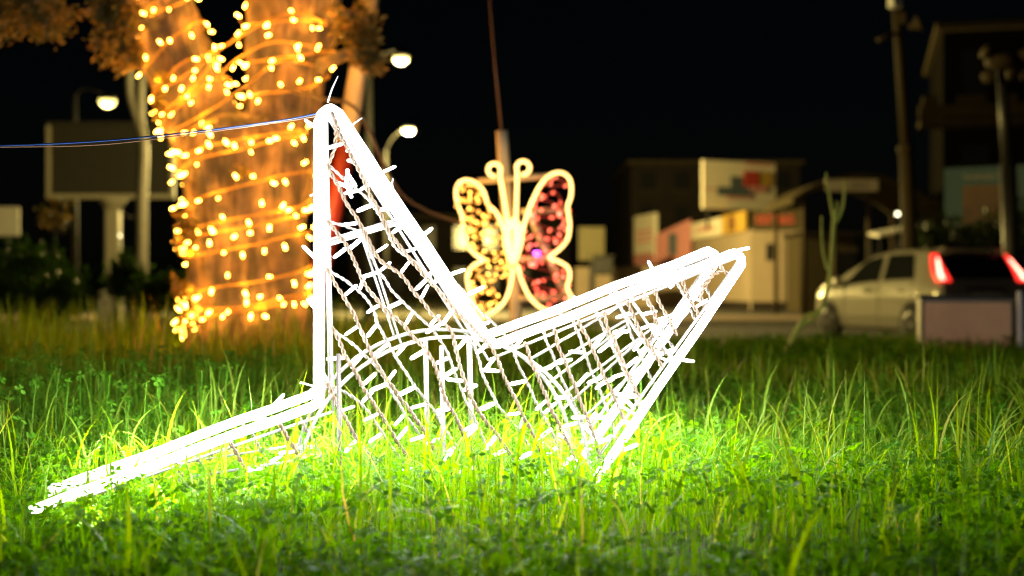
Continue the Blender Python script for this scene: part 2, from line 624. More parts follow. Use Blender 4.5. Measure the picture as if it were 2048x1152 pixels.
def lawn():
    P = []
    x, y = wedge(21000, 1.12, 3.3, 0.45, 0.55)
    P.append(blades('g', x, y, 0.03, 0.105, 0.0026, (0.4, 2.4), segs=5, lean=0.35, pw=1.3))
    # tall arching blades in tussocks
    cx, cy = wedge(800, 1.30, 3.4, 0.45, 0.5)
    cl = [(cx + rng.normal(0, 0.018, len(cx)), cy + rng.normal(0, 0.018, len(cy))) for _ in range(7)]
    x = np.concatenate([c[0] for c in cl])
    y = np.concatenate([c[1] for c in cl])
    k = rng.uniform(0, 1, len(x)) < 0.8
    P.append(blades('g', x[k], y[k], 0.06, 0.185, 0.0034, (0.8, 3.4), segs=9, lean=0.25, pw=1.25))
    # blades standing before and among the star's foot
    x, y = rng.uniform(-0.60, 0.45, 620), rng.uniform(1.62, 2.12, 620)
    P.append(blades('g', x, y, 0.06, 0.155, 0.0030, (0.6, 3.2), segs=9, lean=0.28, pw=1.25))
    cx, cy = rng.uniform(-1.0, 1.3, 230), rng.uniform(1.75, 3.1, 230)
    for _ in range(6):
        P.append(blades('g', cx + rng.normal(0, .014, 230), cy + rng.normal(0, .014, 230), 0.09, 0.20, 0.0034, (0.7, 3.3), tint=rng.uniform(.45, .93, 230), segs=9, lean=0.2, pw=1.4))
    # straight upright culms
    x, y = wedge(1200, 1.35, 3.6, 0.45, 0.5)
    P.append(blades('g', x, y, 0.09, 0.20, 0.0022, (0.0, 0.5), lean=0.18))
    # dry straws
    x, y = wedge(420, 1.3, 4.0, 0.45, 0.5)
    P.append(blades('g', x, y, 0.05, 0.15, 0.0024, (0.0, 0.8), tint=np.full(len(x), 0.98), lean=0.6))
    # bottom-of-frame blades close to the lens
    x, y = wedge(70, 0.95, 1.25, 0.45, 0.3)
    P.append(blades('g', x, y, 0.06, 0.14, 0.0045, (0.1, 1.2), segs=6))
    o = sheet('grass', *join(P), MAT['grass'])
    o['kind'] = 'stuff'
    o['label'] = 'green grass blades around the glowing star'
    P = []
    x, y = wedge(36000, 3.3, 7.4, 0.46, 1.0)
    k = patchy(x, y, 1.1, -0.35)
    x, y = x[k], y[k]
    P.append(blades('g', x, y, 0.04, 0.15, 0.0055, (0.1, 1.3)))
    x, y = wedge(6500, 3.2, 7.2, 0.46, 1.0)
    P.append(blades('g', x, y, 0.10, 0.22, 0.005, (0.1, 1.6), segs=6))
    # long rank grass towards the tree
    x = rng.uniform(-3.6, -0.25, 8000)
    y = rng.uniform(3.6, 7.6, 8000)
    P.append(blades('g', x, y, 0.08, 0.30, 0.0050, (0.0, 1.6), tint=rng.uniform(0.25, 0.99, 8000), segs=6))
    x, y = wedge(16000, 7.2, 12.0, 0.5, 2.0)
    P.append(blades('g', x, y, 0.05, 0.14, 0.010, (0.1, 1.2)))
    o = sheet('far_grass', *join(P), MAT['grass'])
    o['kind'] = 'stuff'
    o['label'] = 'blurred taller grass behind the star up to the road'
    P = []
    x, y = wedge(46000, 1.05, 3.3, 0.45, 0.5)
    k = patchy(x, y, 2.2, -0.28)
    P.append(clover(x[k], y[k], 0.012, 0.055, 0.005, 0.0100))
    x, y = wedge(8000, 1.2, 3.3, 0.45, 0.5)
    k = patchy(x + 9, y, 1.6, 0.05)
    P.append(clover(x[k], y[k], 0.035, 0.085, 0.006, 0.0125))
    # taller round-leaved weeds in front of and around the star
    x, y = wedge(1500, 1.25, 3.0, 0.45, 0.4)
    P.append(clover(x, y, 0.04, 0.100, 0.006, 0.012))
    x, y = rng.uniform(-0.62, -0.38, 150), rng.uniform(1.60, 1.80, 150)
    P.append(clover(x, y, 0.02, 0.075, 0.009, 0.015))
    x, y = rng.uniform(-1.3, -0.5, 900), rng.uniform(2.2, 3.6, 900)
    P.append(clover(x, y, 0.06, 0.15, 0.006, 0.011))
    x, y = wedge(14000, 3.3, 6.6, 0.46, 0.8)
    k = patchy(x, y, 1.3, -0.1)
    P.append(clover(x[k], y[k], 0.02, 0.08, 0.010, 0.018))
    o = sheet('clover', *join(P), MAT['clover'])
    o['kind'] = 'stuff'
    o['label'] = 'low clover covering the lawn under the grass'


lawn()

# ------------------------------------------------------------------ the star of light
YAW, TILT, ROT, RO = 0.26872, 0.10124, 0.33324, 0.5516
SC_ = Vector((-0.09124, 2.0, H - 0.27735))
SM = Matrix.Rotation(YAW, 3, 'Z') @ Matrix.Rotation(TILT, 3, 'X')
DEPTH = 0.125
RI = RO * 0.382


DV = Vector((-0.162, 1.0, 0.054)).normalized()      # from the front layer to the rear one
CORNERS = {}


def sp(r, k, d=0.0):
    if (round(r / RO, 2), k) in CORNERS:
        return CORNERS[(round(r / RO, 2), k)] + DV * d
    a = ROT + math.pi / 2 + k * 2 * math.pi / 5
    return SC_ + SM @ Vector((r * math.cos(a), 0, r * math.sin(a))) + DV * d


def spix(px, py, d=0.0):
    """where the ray through a photo pixel meets the star's front (d = 0) or rear layer"""
    n = SM @ Vector((0, 1, 0))
    p0 = SC_ + DV * d
    o = Vector((0, 0, H))
    r = Vector(((px - 1024) / F, 1, -(py - 576) / F))
    return o + r * ((p0 - o).dot(n) / r.dot(n))


for key, pix in (((1.0, 1), (62, 1022)), ((0.38, .5), (640, 806)), ((1.0, 0), (641, 172)), ((0.38, -.5), (986, 692)), ((1.0, -1), (1512, 489)), ((0.38, -1.5), (1185, 968))):
    CORNERS[key] = spix(*pix)


def rounded(pts, rad, n=6):
    """polyline with corners rounded off"""
    out = [pts[0]]
    for a, b, c in zip(pts[:-2], pts[1:-1], pts[2:]):
        u, v = (a - b).normalized(), (c - b).normalized()
        half = math.acos(max(-1, min(1, u.dot(v)))) / 2
        cen = b + (u + v).normalized() * (rad / math.sin(half))
        p, q = b + u * (rad / math.tan(half)), b + v * (rad / math.tan(half))
        e, f = p - cen, q - cen
        ang = e.angle(f)
        for i in range(n + 1):
            t = i / n
            out.append(cen + e * (math.sin((1 - t) * ang) / math.sin(ang)) + f * (math.sin(t * ang) / math.sin(ang)))
    out.append(pts[-1])
    return out


def bulb_mesh(name, mat, L, r, n=7):
    prof = [(r * 0.75, 0), (r, L * 0.08), (r, L * 0.82), (r * 0.75, L * 0.95), (r * 0.3, L)]
    return MB().lathe(prof, n=n).mesh(name, mat, True)


def put(mesh, name, parent, p, d, scale=1.0):
    o = bpy.data.objects.new(name, mesh)
    COL.objects.link(o)
    o.parent = parent
    o.location = Vector(p) - rootloc(parent)
    o.rotation_mode = 'QUATERNION'
    o.rotation_quaternion = Vector((0, 0, 1)).rotation_difference(Vector(d).normalized())
    o.scale = (scale,) * 3
    return o


def twist(mb, path, r=0.0016, pitch=0.020, wr=0.0017, n=5):
    """two cores twisted round each other"""
    P = resample(path, pitch / 7)
    for ph in (0, math.pi):
        out = []
        for i, p in enumerate(P):
            t = (P[min(i + 1, len(P) - 1)] - P[max(i - 1, 0)]).normalized()
            a = t.orthogonal().normalized()
            if abs(t.y) < 0.95:
                a = (Vector((0, 1, 0)) - t * t.y).normalized()
            b = t.cross(a)
            th = ph + 2 * math.pi * i / 7
            out.append(p + (a * math.cos(th) + b * math.sin(th)) * wr)
        mb.tube(out, r, n)
    return mb


def star():
    t = thing('star_light', 'white glowing half star of rope light and light strings standing in the grass', 'light decoration', (SC_.x, SC_.y, 0))
    ropes = []
    for d in (0.0, DEPTH):
        pts = [sp(RO, 1, d), sp(RI, .5, d), sp(RO, 0, d), sp(RI, -.5, d), sp(RO, -1, d), sp(RI, -1.5, d)]
        path = rounded(pts, 0.0135, 8)
        fine = []
        for a, b in zip(path[:-1], path[1:]):
            m = max(1, int((b - a).length / 0.05))
            fine += [a.lerp(b, i / m) for i in range(m)]
        fine.append(path[-1])
        fine = [p + SM @ Vector((0, 0, 0.0012 * math.sin(i * 1.7))) for i, p in enumerate(fine)]
        o = MB().tube(fine, 0.0062, 10).build('rope_light', MAT['star_rope'], t, True)
        ropes.append(o)
        # the welded outline the rope is tied to
        ins = [SC_ + DV * d + (p - SC_ - DV * d) * s for p, s in
               zip(pts, (.955, .90, .955, .90, .955, .90))]
        fr = MB()
        for a, b in zip(ins[:-1], ins[1:]):
            fr.tube([a, b], 0.0020, 6)
        fr.build('frame', MAT['white_metal'], t, True)
        ring = [sp(RI, k / 40 * 5 * 0.64 - 1.6, d) for k in range(41)]
        MB().tube(ring, 0.0028, 8).build('ring', MAT['white_metal'], t, True)
    # braces across each arm, spokes to the ring, and spacers between the two layers
    for k in (1, 0, -1):
        for d in (0.0, DEPTH):
            a = sp(RI, k + .5, d).lerp(sp(RO, k, d), 0.50)
            b = sp(RI, k - .5, d).lerp(sp(RO, k, d), 0.50)
            MB().tube([a, b], 0.0034 if k == 0 else 0.0022, 6).build('brace', MAT['white_metal'], t, True)
            MB().tube([a.lerp(b, .5), sp(RI, k, d)], 0.0018, 6).build('spoke', MAT['white_metal'], t, True)
            if k != 0:
                MB().tube([a.lerp(b, .25), sp(RI, k + .18, d)], 0.0018, 6).build('spoke', MAT['white_metal'], t, True)
                MB().tube([a.lerp(b, .75), sp(RI, k - .18, d)], 0.0018, 6).build('spoke', MAT['white_metal'], t, True)
    n = DV
    spots = [sp(RO * .97, 0), sp(RO * .97, -1), sp(RO * .97, 1), sp(RI, .5), sp(RI, -.5), sp(RI, -1.5)]
    for k in (1, 0, -1):
        for s in (.5, -.5):
            for q in (0.28, 0.5, 0.75):
                spots.append(sp(RI, k + s).lerp(sp(RO, k), q))
    for p in spots:
        MB().tube([p, p + n * DEPTH], 0.0022, 6).build('spacer', MAT['white_metal'], t, True)
    # stakes
    for px, y0, y1, d, mat, r in ((883, 692, 1000, 0, 'white_metal', .0034), (851, 676, 985, DEPTH, 'white_metal', .0034), (938, 672, 900, .30, 'grey_metal', .0042)):
        a, b = spix(px, y0, d), spix(px + 6, y1, d)
        MB().tube([a, b], r, 7).build('stake', MAT[mat], t, True)
    # strings of lights drawn over the front and the rear
    FR = [
        [(653, 764), (690, 838), (751, 929), (800, 985)],
        [(664, 655), (712, 751), (755, 820), (794, 881), (850, 960)],
        [(653, 535), (703, 620), (729, 677), (768, 751), (825, 829), (881, 916), (930, 985)],
        [(655, 440), (690, 487), (725, 557), (764, 612), (816, 660), (864, 720), (894, 799), (950, 920), (985, 985)],
        [(653, 327), (703, 422), (734, 470), (755, 513), (803, 552), (838, 596), (864, 629), (903, 664), (920, 734), (950, 812), (1020, 907), (1060, 985)],
        [(660, 222), (707, 322), (751, 409), (790, 478), (838, 539), (890, 596), (935, 645), (985, 699), (1020, 777), (1059, 855), (1110, 960)],
        [(1047, 684), (1091, 793), (1130, 870), (1160, 950)],
        [(1106, 658), (1132, 730), (1179, 850), (1205, 930)],
        [(1158, 640), (1190, 710), (1215, 765), (1248, 840)],
        [(1205, 621), (1228, 680), (1252, 738), (1278, 795)],
        [(1255, 602), (1275, 650), (1303, 700), (1330, 738)],
        [(1310, 580), (1330, 622), (1355, 672)],
        [(1365, 560), (1378, 596), (1398, 634)],
        [(560, 846), (590, 900), (620, 960)], [(460, 884), (490, 940), (515, 990)], [(350, 925), (380, 985)],
    ]
    leds = [bulb_mesh('led_bulb', MAT[k], 0.024, 0.0025) for k in ('star_led', 'star_led', 'star_led', 'star_led_bright', 'star_led_dim')]
    nb = 0
    for layer, dd in ((0, 0.0), (1, DEPTH)):
        for i, pl in enumerate(FR):
            sh = (0, 0) if layer == 0 else (34 + random.uniform(-6, 6), -22 + random.uniform(-5, 5))
            off = -0.006 if layer == 0 else DEPTH - 0.004
            pts = [spix(x + sh[0], y + sh[1], off) for x, y in pl]
            if layer == 1 and i < 6:
                pts[0] = spix(pl[0][0] + 4, pl[0][1] + 4, off)
            path = spline(pts, 8)
            path = [p + n * (0.004 * noise.noise(p * 30)) + SM @ Vector((0.003 * noise.noise(p * 40 + Vector((3, 0, 0))), 0, 0)) for p in path]
            twist(MB(), path, .0016 if layer == 0 else .0012, random.uniform(.019, .024), .0017 if layer == 0 else .0013).build('string_cable', MAT['cable' if layer == 0 else 'cable_lit'], t, True)
            st = resample(path, 0.046 if layer == 0 else 0.056)
            for q in range(1, len(st)):
                if random.random() < 0.10 or st[q].z < 0.012:
                    continue
                td = (st[q] - st[q - 1]).normalized()
                side = td.cross(n) * (1 if (q + i) % 2 else -1)
                d = (side + td * random.uniform(-.55, .35) + n * random.uniform(-.7, .35)).normalized()
                put(random.choice(leds), 'bulb', t, st[q] + d * 0.003, d, random.uniform(.85, 1.12))
                nb += 1
    # bulbs tucked along the outline and at the tips
    for k, s, rng_ in ((0, .5, 5), (0, -.5, 5), (-1, .5, 5), (-1, -.5, 4), (1, -.5, 4)):
        for q in range(rng_):
            f = (q + random.random()) / rng_
            dd = random.choice((0.004, DEPTH * .5, DEPTH))
            p = sp(RI, k + s, dd).lerp(sp(RO, k, dd), f)
            out = (p - SC_)
            d = (Vector((random.uniform(-1, 1), random.uniform(-.8, .2), random.uniform(-.6, 1)))).normalized()
            put(random.choice(leds), 'bulb', t, p + d * 0.006, d, random.uniform(.8, 1.05))
            nb += 1
    # knots of spare cable in the right arm, and short bridging leads
    for loop in ([(1238, 612), (1262, 592), (1290, 598), (1310, 630), (1308, 665), (1290, 690)],
                 [(1428, 528), (1418, 560), (1402, 590), (1412, 618), (1426, 632)],
                 [(1440, 530), (1452, 545), (1470, 545), (1476, 525)],
                 [(1400, 575), (1430, 548), (1450, 540)],
                 [(664, 216), (668, 236), (672, 262), (668, 300), (656, 330)],
                 [(1290, 690), (1320, 700), (1350, 715), (1372, 700)]):
        twist(MB(), spline([spix(x, y, .03) for x, y in loop], 8)).build('lead', MAT['cable'], t, True)
    for c in ((1295, 690), (1180, 880), (1255, 850), (1130, 870), (1300, 655), (700, 390), (690, 350), (1215, 770), (1275, 640), (1355, 545)):
        for q in range(2):
            d = Vector((random.uniform(-1, 1), random.uniform(-1, 1), random.uniform(-1, 1))).normalized()
            put(random.choice(leds), 'bulb', t, spix(c[0] + random.uniform(-16, 16), c[1] + random.uniform(-16, 16), random.uniform(0, DEPTH)), d, 1.0)
            nb += 1
    # the light the rope and the bulbs throw, gathered in small lamps set before and behind the frame
    lamp_spots = []
    for k, s in ((1, -.5), (0, .5), (0, -.5), (-1, .5), (-1, -.5)):
        for f in (.12, .36, .60, .84):
            for off, e in ((-.15, 1.45), (DEPTH + .10, 4.0)):
                p = sp(RI, k + s, off).lerp(sp(RO, k, off), f)
                c = SC_ + n * off
                lamp_spots.append((p + (c - p).normalized() * .03, e))
    for x, y in ((720, 900), (830, 880), (940, 900), (1050, 880), (1160, 900), (1250, 860)):
        lamp_spots.append((spix(x, y - 150, -.16), 0.9))
    for p, e in lamp_spots:
        L = bpy.data.lights.new('star_lamp', 'POINT')
        L.energy = e
        L.color = WHITE
        L.shadow_soft_size = 0.004
        lo = bpy.data.objects.new('star_lamp', L)
        COL.objects.link(lo)
        lo.parent = t
        lo.location = p - rootloc(t)
    # cut tails of cable ties
    for a, b in (((655, 205), (676, 152)), ((702, 254), (724, 236)), ((786, 378), (786, 357)), ((620, 392), (650, 380)), ((600, 765), (640, 775))):
        MB().tube([spix(*a, 0.0), spix((a[0] + b[0]) / 2 - 2, (a[1] + b[1]) / 2, 0.0), spix(*b, 0.0)], [.0014, .0012, .0005], 5).build('cable_tie', MAT['tie'], t)
    print('star bulbs', nb)
    # the dark iron peg pushed in beside it
    a, b = spix(677, 708, -0.06), spix(681, 1010, -0.06)
    pg = MB().tube([a, a.lerp(b, .5), Vector((b.x, b.y, -0.03))], 0.0031, 8).build('iron_peg', MAT['dark_rod'], None, True)
    tag(pg, 'thin dark iron peg upright in the grass beside the star\'s tall upright', 'peg')


star()

# ------------------------------------------------------------------ the lit tree
TD = 5.5            # distance of the tree


def limb_surface(spec, depth=TD):
    """spec: list of (cx, cy, width) in photo pixels at the tree's distance -> spine and radii"""
    sp_ = [at(cx, cy, depth) for cx, cy, w in spec]
    rr = [w / 2 / F * depth for cx, cy, w in spec]
    return sp_, rr


def limb_mesh(spine, rad, seed, nseg=56, nrow=90, amp=0.026):
    pts = spline(spine, 12)
    rads = spline([Vector((r, 0, 0)) for r in rad], 12)
    rads = [r.x for r in rads]
    m = len(pts)
    def frame(u):
        f = u * (m - 1)
        i = min(int(f), m - 2)
        c = pts[i].lerp(pts[i + 1], f - i)
        r = rads[i] + (rads[i + 1] - rads[i]) * (f - i)
        t = (pts[min(i + 2, m - 1)] - pts[max(i - 1, 0)]).normalized()
        a = (Vector((1, 0, 0)) - t * t.x).normalized()
        b = t.cross(a)
        return c, r, a, b, t
    def surf_pt(u, th, lift=0.0, rough=True):
        c, r, a, b, t = frame(u)
        dirv = a * math.cos(th) + b * math.sin(th)
        k = 1 + 0.06 * math.sin(3 * th + seed) + 0.05 * math.sin(5 * th + 1.7 * seed + u * 3)
        q = Vector((math.cos(th) * 2.2, math.sin(th) * 2.2, u * 2.0 + seed))
        e = 0.05 * noise.noise(q * 1.1)
        ridge = 0.0
        if rough:
            ridge = amp * (abs(noise.noise(Vector((math.cos(th) * 7, math.sin(th) * 7, c.z * 3 + seed)))) * 1.6 - 0.4)
            ridge += amp * 0.5 * noise.noise(Vector((math.cos(th) * 16, math.sin(th) * 16, c.z * 9)))
        return c + dirv * (r * (k + e) + ridge + lift), dirv
    mb = MB()
    vs = []
    for i in range(nrow + 1):
        for j in range(nseg):
            vs.append(surf_pt(i / nrow, 2 * math.pi * j / nseg)[0])
    fs = []
    for i in range(nrow):
        for j in range(nseg):
            j2 = (j + 1) % nseg
            fs.append((i * nseg + j, i * nseg + j2, (i + 1) * nseg + j2, (i + 1) * nseg + j))
    mb.add(vs, fs)
    return mb, surf_pt, frame, pts


def leaf_set(P, size, aspect=0.42, tint=(0, 0.9)):
    """folded pointed leaves at points P (n,3)"""
    n = len(P)
    s = size * rng.uniform(0.6, 1.3, n)
    d = rng.normal(0, 1, (n, 3))
    d /= np.linalg.norm(d, axis=1)[:, None]
    e = rng.normal(0, 1, (n, 3))
    e -= d * (e * d).sum(1)[:, None]
    e /= np.linalg.norm(e, axis=1)[:, None]
    nn = np.cross(d, e)
    a = P
    b = P + d * s[:, None] * 0.5 + e * (s * aspect * .5)[:, None] + nn * (s * .08)[:, None]
    c = P + d * s[:, None]
    f = P + d * s[:, None] * 0.5 - e * (s * aspect * .5)[:, None] + nn * (s * .08)[:, None]
    V = np.stack([a, b, c, f], 1).reshape(-1, 3)
    base = (np.arange(n) * 4)[:, None, None]
    T = (base + np.array([[0, 1, 2], [0, 2, 3]])[None]).reshape(-1, 3)
    return V, T, np.repeat(rng.uniform(*tint, n), 4)


def clump(c, r, n, k=14):
    """points gathered in many small sprays within an ellipsoid"""
    c = np.array(c)
    r = np.array(r)
    u = rng.normal(0, 1, (k, 3))
    u /= np.linalg.norm(u, axis=1)[:, None]
    cc = c + u * r * rng.uniform(0.2, 1.0, k)[:, None] ** 0.6
    idx = rng.integers(0, k, n)
    return cc[idx] + rng.normal(0, 1, (n, 3)) * r * 0.20


def leaf_part(name, pts, size, parent, mat, aspect=.42, tint=(0, .9)):
    V, T, A = leaf_set(pts, size, aspect, tint)
    V = V - np.array(rootloc(parent))
    o = sheet(name, V, T, A, mat)
    o.parent = parent
    return o


def tree():
    base = at(497, 700, TD)
    t = thing('tree', 'thick forked tree trunk wound with warm orange light strings', 'tree', (base.x, TD, 0))
    trunk = [(500, 755, 330), (499, 700, 285), (496, 655, 256), (493, 600, 236), (494, 500, 228), (491, 420, 234), (488, 340, 250), (484, 290, 258), (480, 252, 215), (478, 232, 120)]
    left = [(470, 420, 130), (450, 330, 150), (408, 235, 148), (374, 150, 130), (342, 70, 128), (314, -10, 130), (280, -110, 125), (230, -230, 110), (170, -360, 90)]
    right = [(530, 420, 130), (548, 320, 165), (566, 225, 146), (570, 140, 150), (576, 60, 168), (588, -20, 186), (600, -120, 180), (630, -240, 140), (680, -380, 100)]
    S = {}
    for nm, spec, seed in (('trunk', trunk, 1.3), ('limb', left, 4.1), ('limb', right, 7.7)):
        sp_, rr = limb_surface(spec)
        if nm == 'trunk':
            sp_[0].z = min(sp_[0].z, -0.05)
        mb, sf, fr, pts = limb_mesh(sp_, rr, seed)
        mb.build(nm, MAT['bark'], t, True)
        S[(nm, seed)] = (sf, fr)
    # side branches, twigs and leaves
    def branch(pp, r0, r1):
        pts = spline([at(*p) for p in pp], 6)
        n = len(pts)
        MB().tube(pts, [r0 + (r1 - r0) * i / (n - 1) for i in range(n)], 8).build('branch', MAT['bark'], t, True)
    branch([(300, -40, TD), (180, -90, TD - .2), (60, -60, TD - .3), (20, 40, TD - .3)], .05, .006)
    branch([(330, 60, TD - .05), (280, 40, TD - .2), (230, 30, TD - .25), (190, 20, TD - .25)], .03, .005)
    branch([(640, 130, TD - .1), (690, 110, TD - .25), (730, 95, TD - .3), (765, 120, TD - .3)], .03, .004)
    branch([(660, 30, TD - .1), (700, 30, TD - .2), (740, 55, TD - .25)], .03, .004)
    branch([(170, -360, TD), (60, -480, TD + .1), (-120, -560, TD)], .08, .02)
    branch([(680, -380, TD), (820, -480, TD - .2), (980, -540, TD - .3)], .09, .02)
    branch([(680, -380, TD), (600, -500, TD + .3), (540, -640, TD + .2)], .09, .02)
    P = []
    def cl(px, py, d, rx, ry, n, k=14):
        s = d / F
        P.append(clump(at(px, py, d), (rx * s, rx * s * .9, ry * s), n, k))
    cl(25, 20, TD - .3, 100, 70, 1900, 26)
    cl(90, 30, TD - .3, 50, 45, 500, 10)
    cl(232, 45, TD - .25, 50, 75, 1100, 20)
    cl(262, 110, TD - .2, 26, 36, 340, 8)
    cl(212, 15, TD - .25, 30, 40, 400, 8)
    cl(720, 80, TD - .3, 42, 50, 620, 16)
    cl(705, 45, TD - .2, 35, 35, 300, 8)
    cl(745, 115, TD - .3, 24, 28, 180, 6)
    cl(378, 450, TD - .24, 16, 40, 160, 6)
    cl(368, 572, TD - .26, 22, 25, 140, 5)
    cl(362, 490, TD - .2, 12, 18, 40, 4)
    cl(487, 345, TD - .27, 14, 14, 30, 3)
    cl(318, 190, TD - .15, 14, 45, 110, 6)
    for q in range(22):
        cl(random.uniform(-250, 1050), random.uniform(-720, -170), TD + random.uniform(-.8, .8), 150, 90, 520, 14)
    leaf_part('crown', np.concatenate(P), 0.034, t, MAT['leaf_tree'])
    # a pale cut shoot hanging by the roots, left
    sh = MB()
    for a, b in (((372, 600), (376, 660)), ((392, 610), (386, 655)), ((380, 595), (398, 622))):
        sh.tube([at(*a, TD - .25), at(*b, TD - .27)], [.014, .011], 7)
    sh.build('root_shoot', MAT['bark'], t, True)

    led = bulb_mesh('bulb', MAT['tree_led'], 0.021, 0.0040)
    total = [0]

    def lit(path, outs, th, step=0.085, ph=0.0):
        acc = ph
        leads = MB()
        for i in range(1, len(path)):
            acc += (path[i] - path[i - 1]).length
            if acc >= step:
                acc -= step * random.uniform(0.8, 1.2)
                o = outs[i]
                if o.y > 0.30:
                    continue
                d = (o * random.uniform(.5, 1.0) + Vector((random.uniform(-.5, .5), 0, random.uniform(-1.1, .7)))).normalized()
                drop = o * random.uniform(.006, .016) + Vector((random.uniform(-.012, .012), 0, random.choice((-1, -1, 1)) * random.uniform(.004, .034)))
                if d.z * drop.z < 0:
                    d.z = -d.z
                leads.tube([path[i], path[i] + drop * .6 + o * .004, path[i] + drop], .0016, 4)
                put(led, 'bulb', th, path[i] + drop, d, random.uniform(.75, 1.15))
                total[0] += 1
                if total[0] % 3 == 0:        # the light of this bulb and its neighbours
                    L = bpy.data.lights.new('bulb_light', 'POINT')
                    L.energy = 0.75
                    L.color = WARM
                    L.shadow_soft_size = 0.01
                    lo = bpy.data.objects.new('bulb_light', L)
                    COL.objects.link(lo)
                    lo.parent = th
                    lo.location = path[i] + o * 0.045 - rootloc(th)
        if leads.v:
            leads.build('bulb_leads', MAT['amber_cable'], th)['kind'] = 'stuff'

    def wind(sf, fr, u0, u1, pitch, th, name='cable', ph=0.0, step=.085):
        path, outs = [], []
        u, ang = u0, ph
        while u < u1:
            c, r, a, b, tt = fr(u)
            wob = 0.022 * math.sin(ang + 0.35 * math.sin(ang * .21) + ph * 2) + 0.024 * noise.noise(Vector((ang * .8, ph, 0)))
            uu = min(max(u + wob, 0.001), 0.999)
            p, d = sf(uu, ang, 0.010, True)
            p2, _ = sf(uu, ang, 0.010, False)
            path.append(p.lerp(p2, .5) + d * 0.004)
            outs.append(d)
            dth = 0.13
            ang += dth
            c2 = fr(min(u + 0.01, 1))[0]
            per = max((c2 - c).length / 0.01, 0.05)
            u += pitch * dth / (2 * math.pi) / per
        twist(MB(), path, .0026, .035, .0026, 4).build(name, MAT['amber_cable'], th, True)
        lit(path, outs, th, step, random.random() * step)

    g = 'warm light strings wound on the tree'
    th = thing('string_lights', 'warm light string wound round the lower tree trunk below the fork', 'string lights', (base.x, TD, 0), group=g)
    wind(*S[('trunk', 1.3)], 0.22, 0.90, 0.118, th, ph=0.4, step=.074)
    wind(*S[('trunk', 1.3)], 0.20, 0.88, 0.30, th, ph=2.4, step=.070)
    # a lit tail bunched at the foot on the left
    tail = [at(378, 590, TD - .3), at(392, 612, TD - .31), at(375, 630, TD - .32), at(390, 640, TD - .32), at(372, 655, TD - .32)]
    tp = spline(tail, 8)
    twist(MB(), tp, .0026, .035, .0026, 4).build('cable', MAT['amber_cable'], th, True)
    lit(tp, [Vector((-.3, -.9, 0))] * len(tp), th, .028)
    th = thing('string_lights', 'warm light string wound round the left limb of the forked tree', 'string lights', tuple(at(420, 235, TD)), group=g)
    wind(*S[('limb', 4.1)], 0.24, 0.72, 0.115, th, ph=1.0, step=.078)
    wind(*S[('limb', 4.1)], 0.26, 0.70, 0.36, th, ph=3.0, step=.075)
    th = thing('string_lights', 'warm light string wound round the right limb of the forked tree', 'string lights', tuple(at(561, 225, TD)), group=g)
    wind(*S[('limb', 7.7)], 0.24, 0.72, 0.130, th, ph=0.2, step=.080)
    th = thing('string_lights', 'warm light string slung across the gap between the two limbs', 'string lights', tuple(at(480, 100, TD - .2)), group=g)
    for pl in ([(335, 172), (400, 130), (455, 88), (540, 40), (600, 26), (655, 52)],
               [(330, 235), (420, 165), (480, 115), (550, 84), (640, 96)],
               [(345, 262), (430, 215), (500, 165), (560, 122), (630, 132)]):
        pts = [at(x, y, TD - .17 - .05 * math.sin(3.1 * i / (len(pl) - 1))) for i, (x, y) in enumerate(pl)]
        pth = spline(pts, 10)
        twist(MB(), pth, .0026, .035, .0026, 4).build('cable', MAT['amber_cable'], th, True)
        lit(pth, [Vector((0, -.8, .1))] * len(pth), th, .11)
    print('tree bulbs', total[0])


tree()

# ------------------------------------------------------------------ leaning pole and wires
def pole_and_wires():
    d = 5.7
    a, b, c = at(762, -160, d), at(700, 260, d), at(612, 640, d)
    foot = at(598, 700, d)
    foot.z = -0.05
    t = thing('leaning_pole', 'leaning pale timber pole with a red painted lower half behind the star', 'pole', tuple(foot))
    top = at(790, -330, d)
    mid = at(693, 290, d)
    up = [top.lerp(mid, i / 6) for i in range(7)]
    dn = [mid.lerp(foot, i / 6) for i in range(7)]
    MB().tube(up, [.036 + .0008 * i for i in range(7)], 14).build('shaft', MAT['timber'], t, True)
    MB().tube([up[-1] - (up[-1] - up[-2]).normalized() * .004] + dn[1:], .0425, 14).build('painted_shaft', MAT['red_paint'], t, True)

    def wire(name, pts, r, mat, label):
        o = MB().tube(spline(pts, 10), r, 6).build(name, MAT[mat], None, True)
        tag(o, label, 'wire')
    tip = spix(638, 226, 0.0)
    wire('supply_wire', [tip, spix(560, 241, .02), spix(400, 262, .02), at(200, 282, 1.95), at(0, 291, 1.97), at(-160, 290, 2.0)], .0011, 'blue_wire', 'thin blue wire running from the star\'s top tip out to the left')
    wire('supply_wire', [tip + Vector((0, .004, -.003)), spix(560, 244, .03), spix(400, 266, .03), at(200, 289, 1.96), at(0, 294, 1.98), at(-160, 297, 2.0)], .0009, 'brown_wire', 'thin brown wire just below the blue wire to the star tip')
    wire('slack_wire', [at(560, 175, 5.2), at(640, 196, 5.1), at(715, 222, 5.05), at(790, 370, 5.1), at(850, 420, 5.2), at(925, 447, 5.3)], .006, 'brown_wire', 'slack dark wire hanging from the lit tree across to the butterfly light')


pole_and_wires()

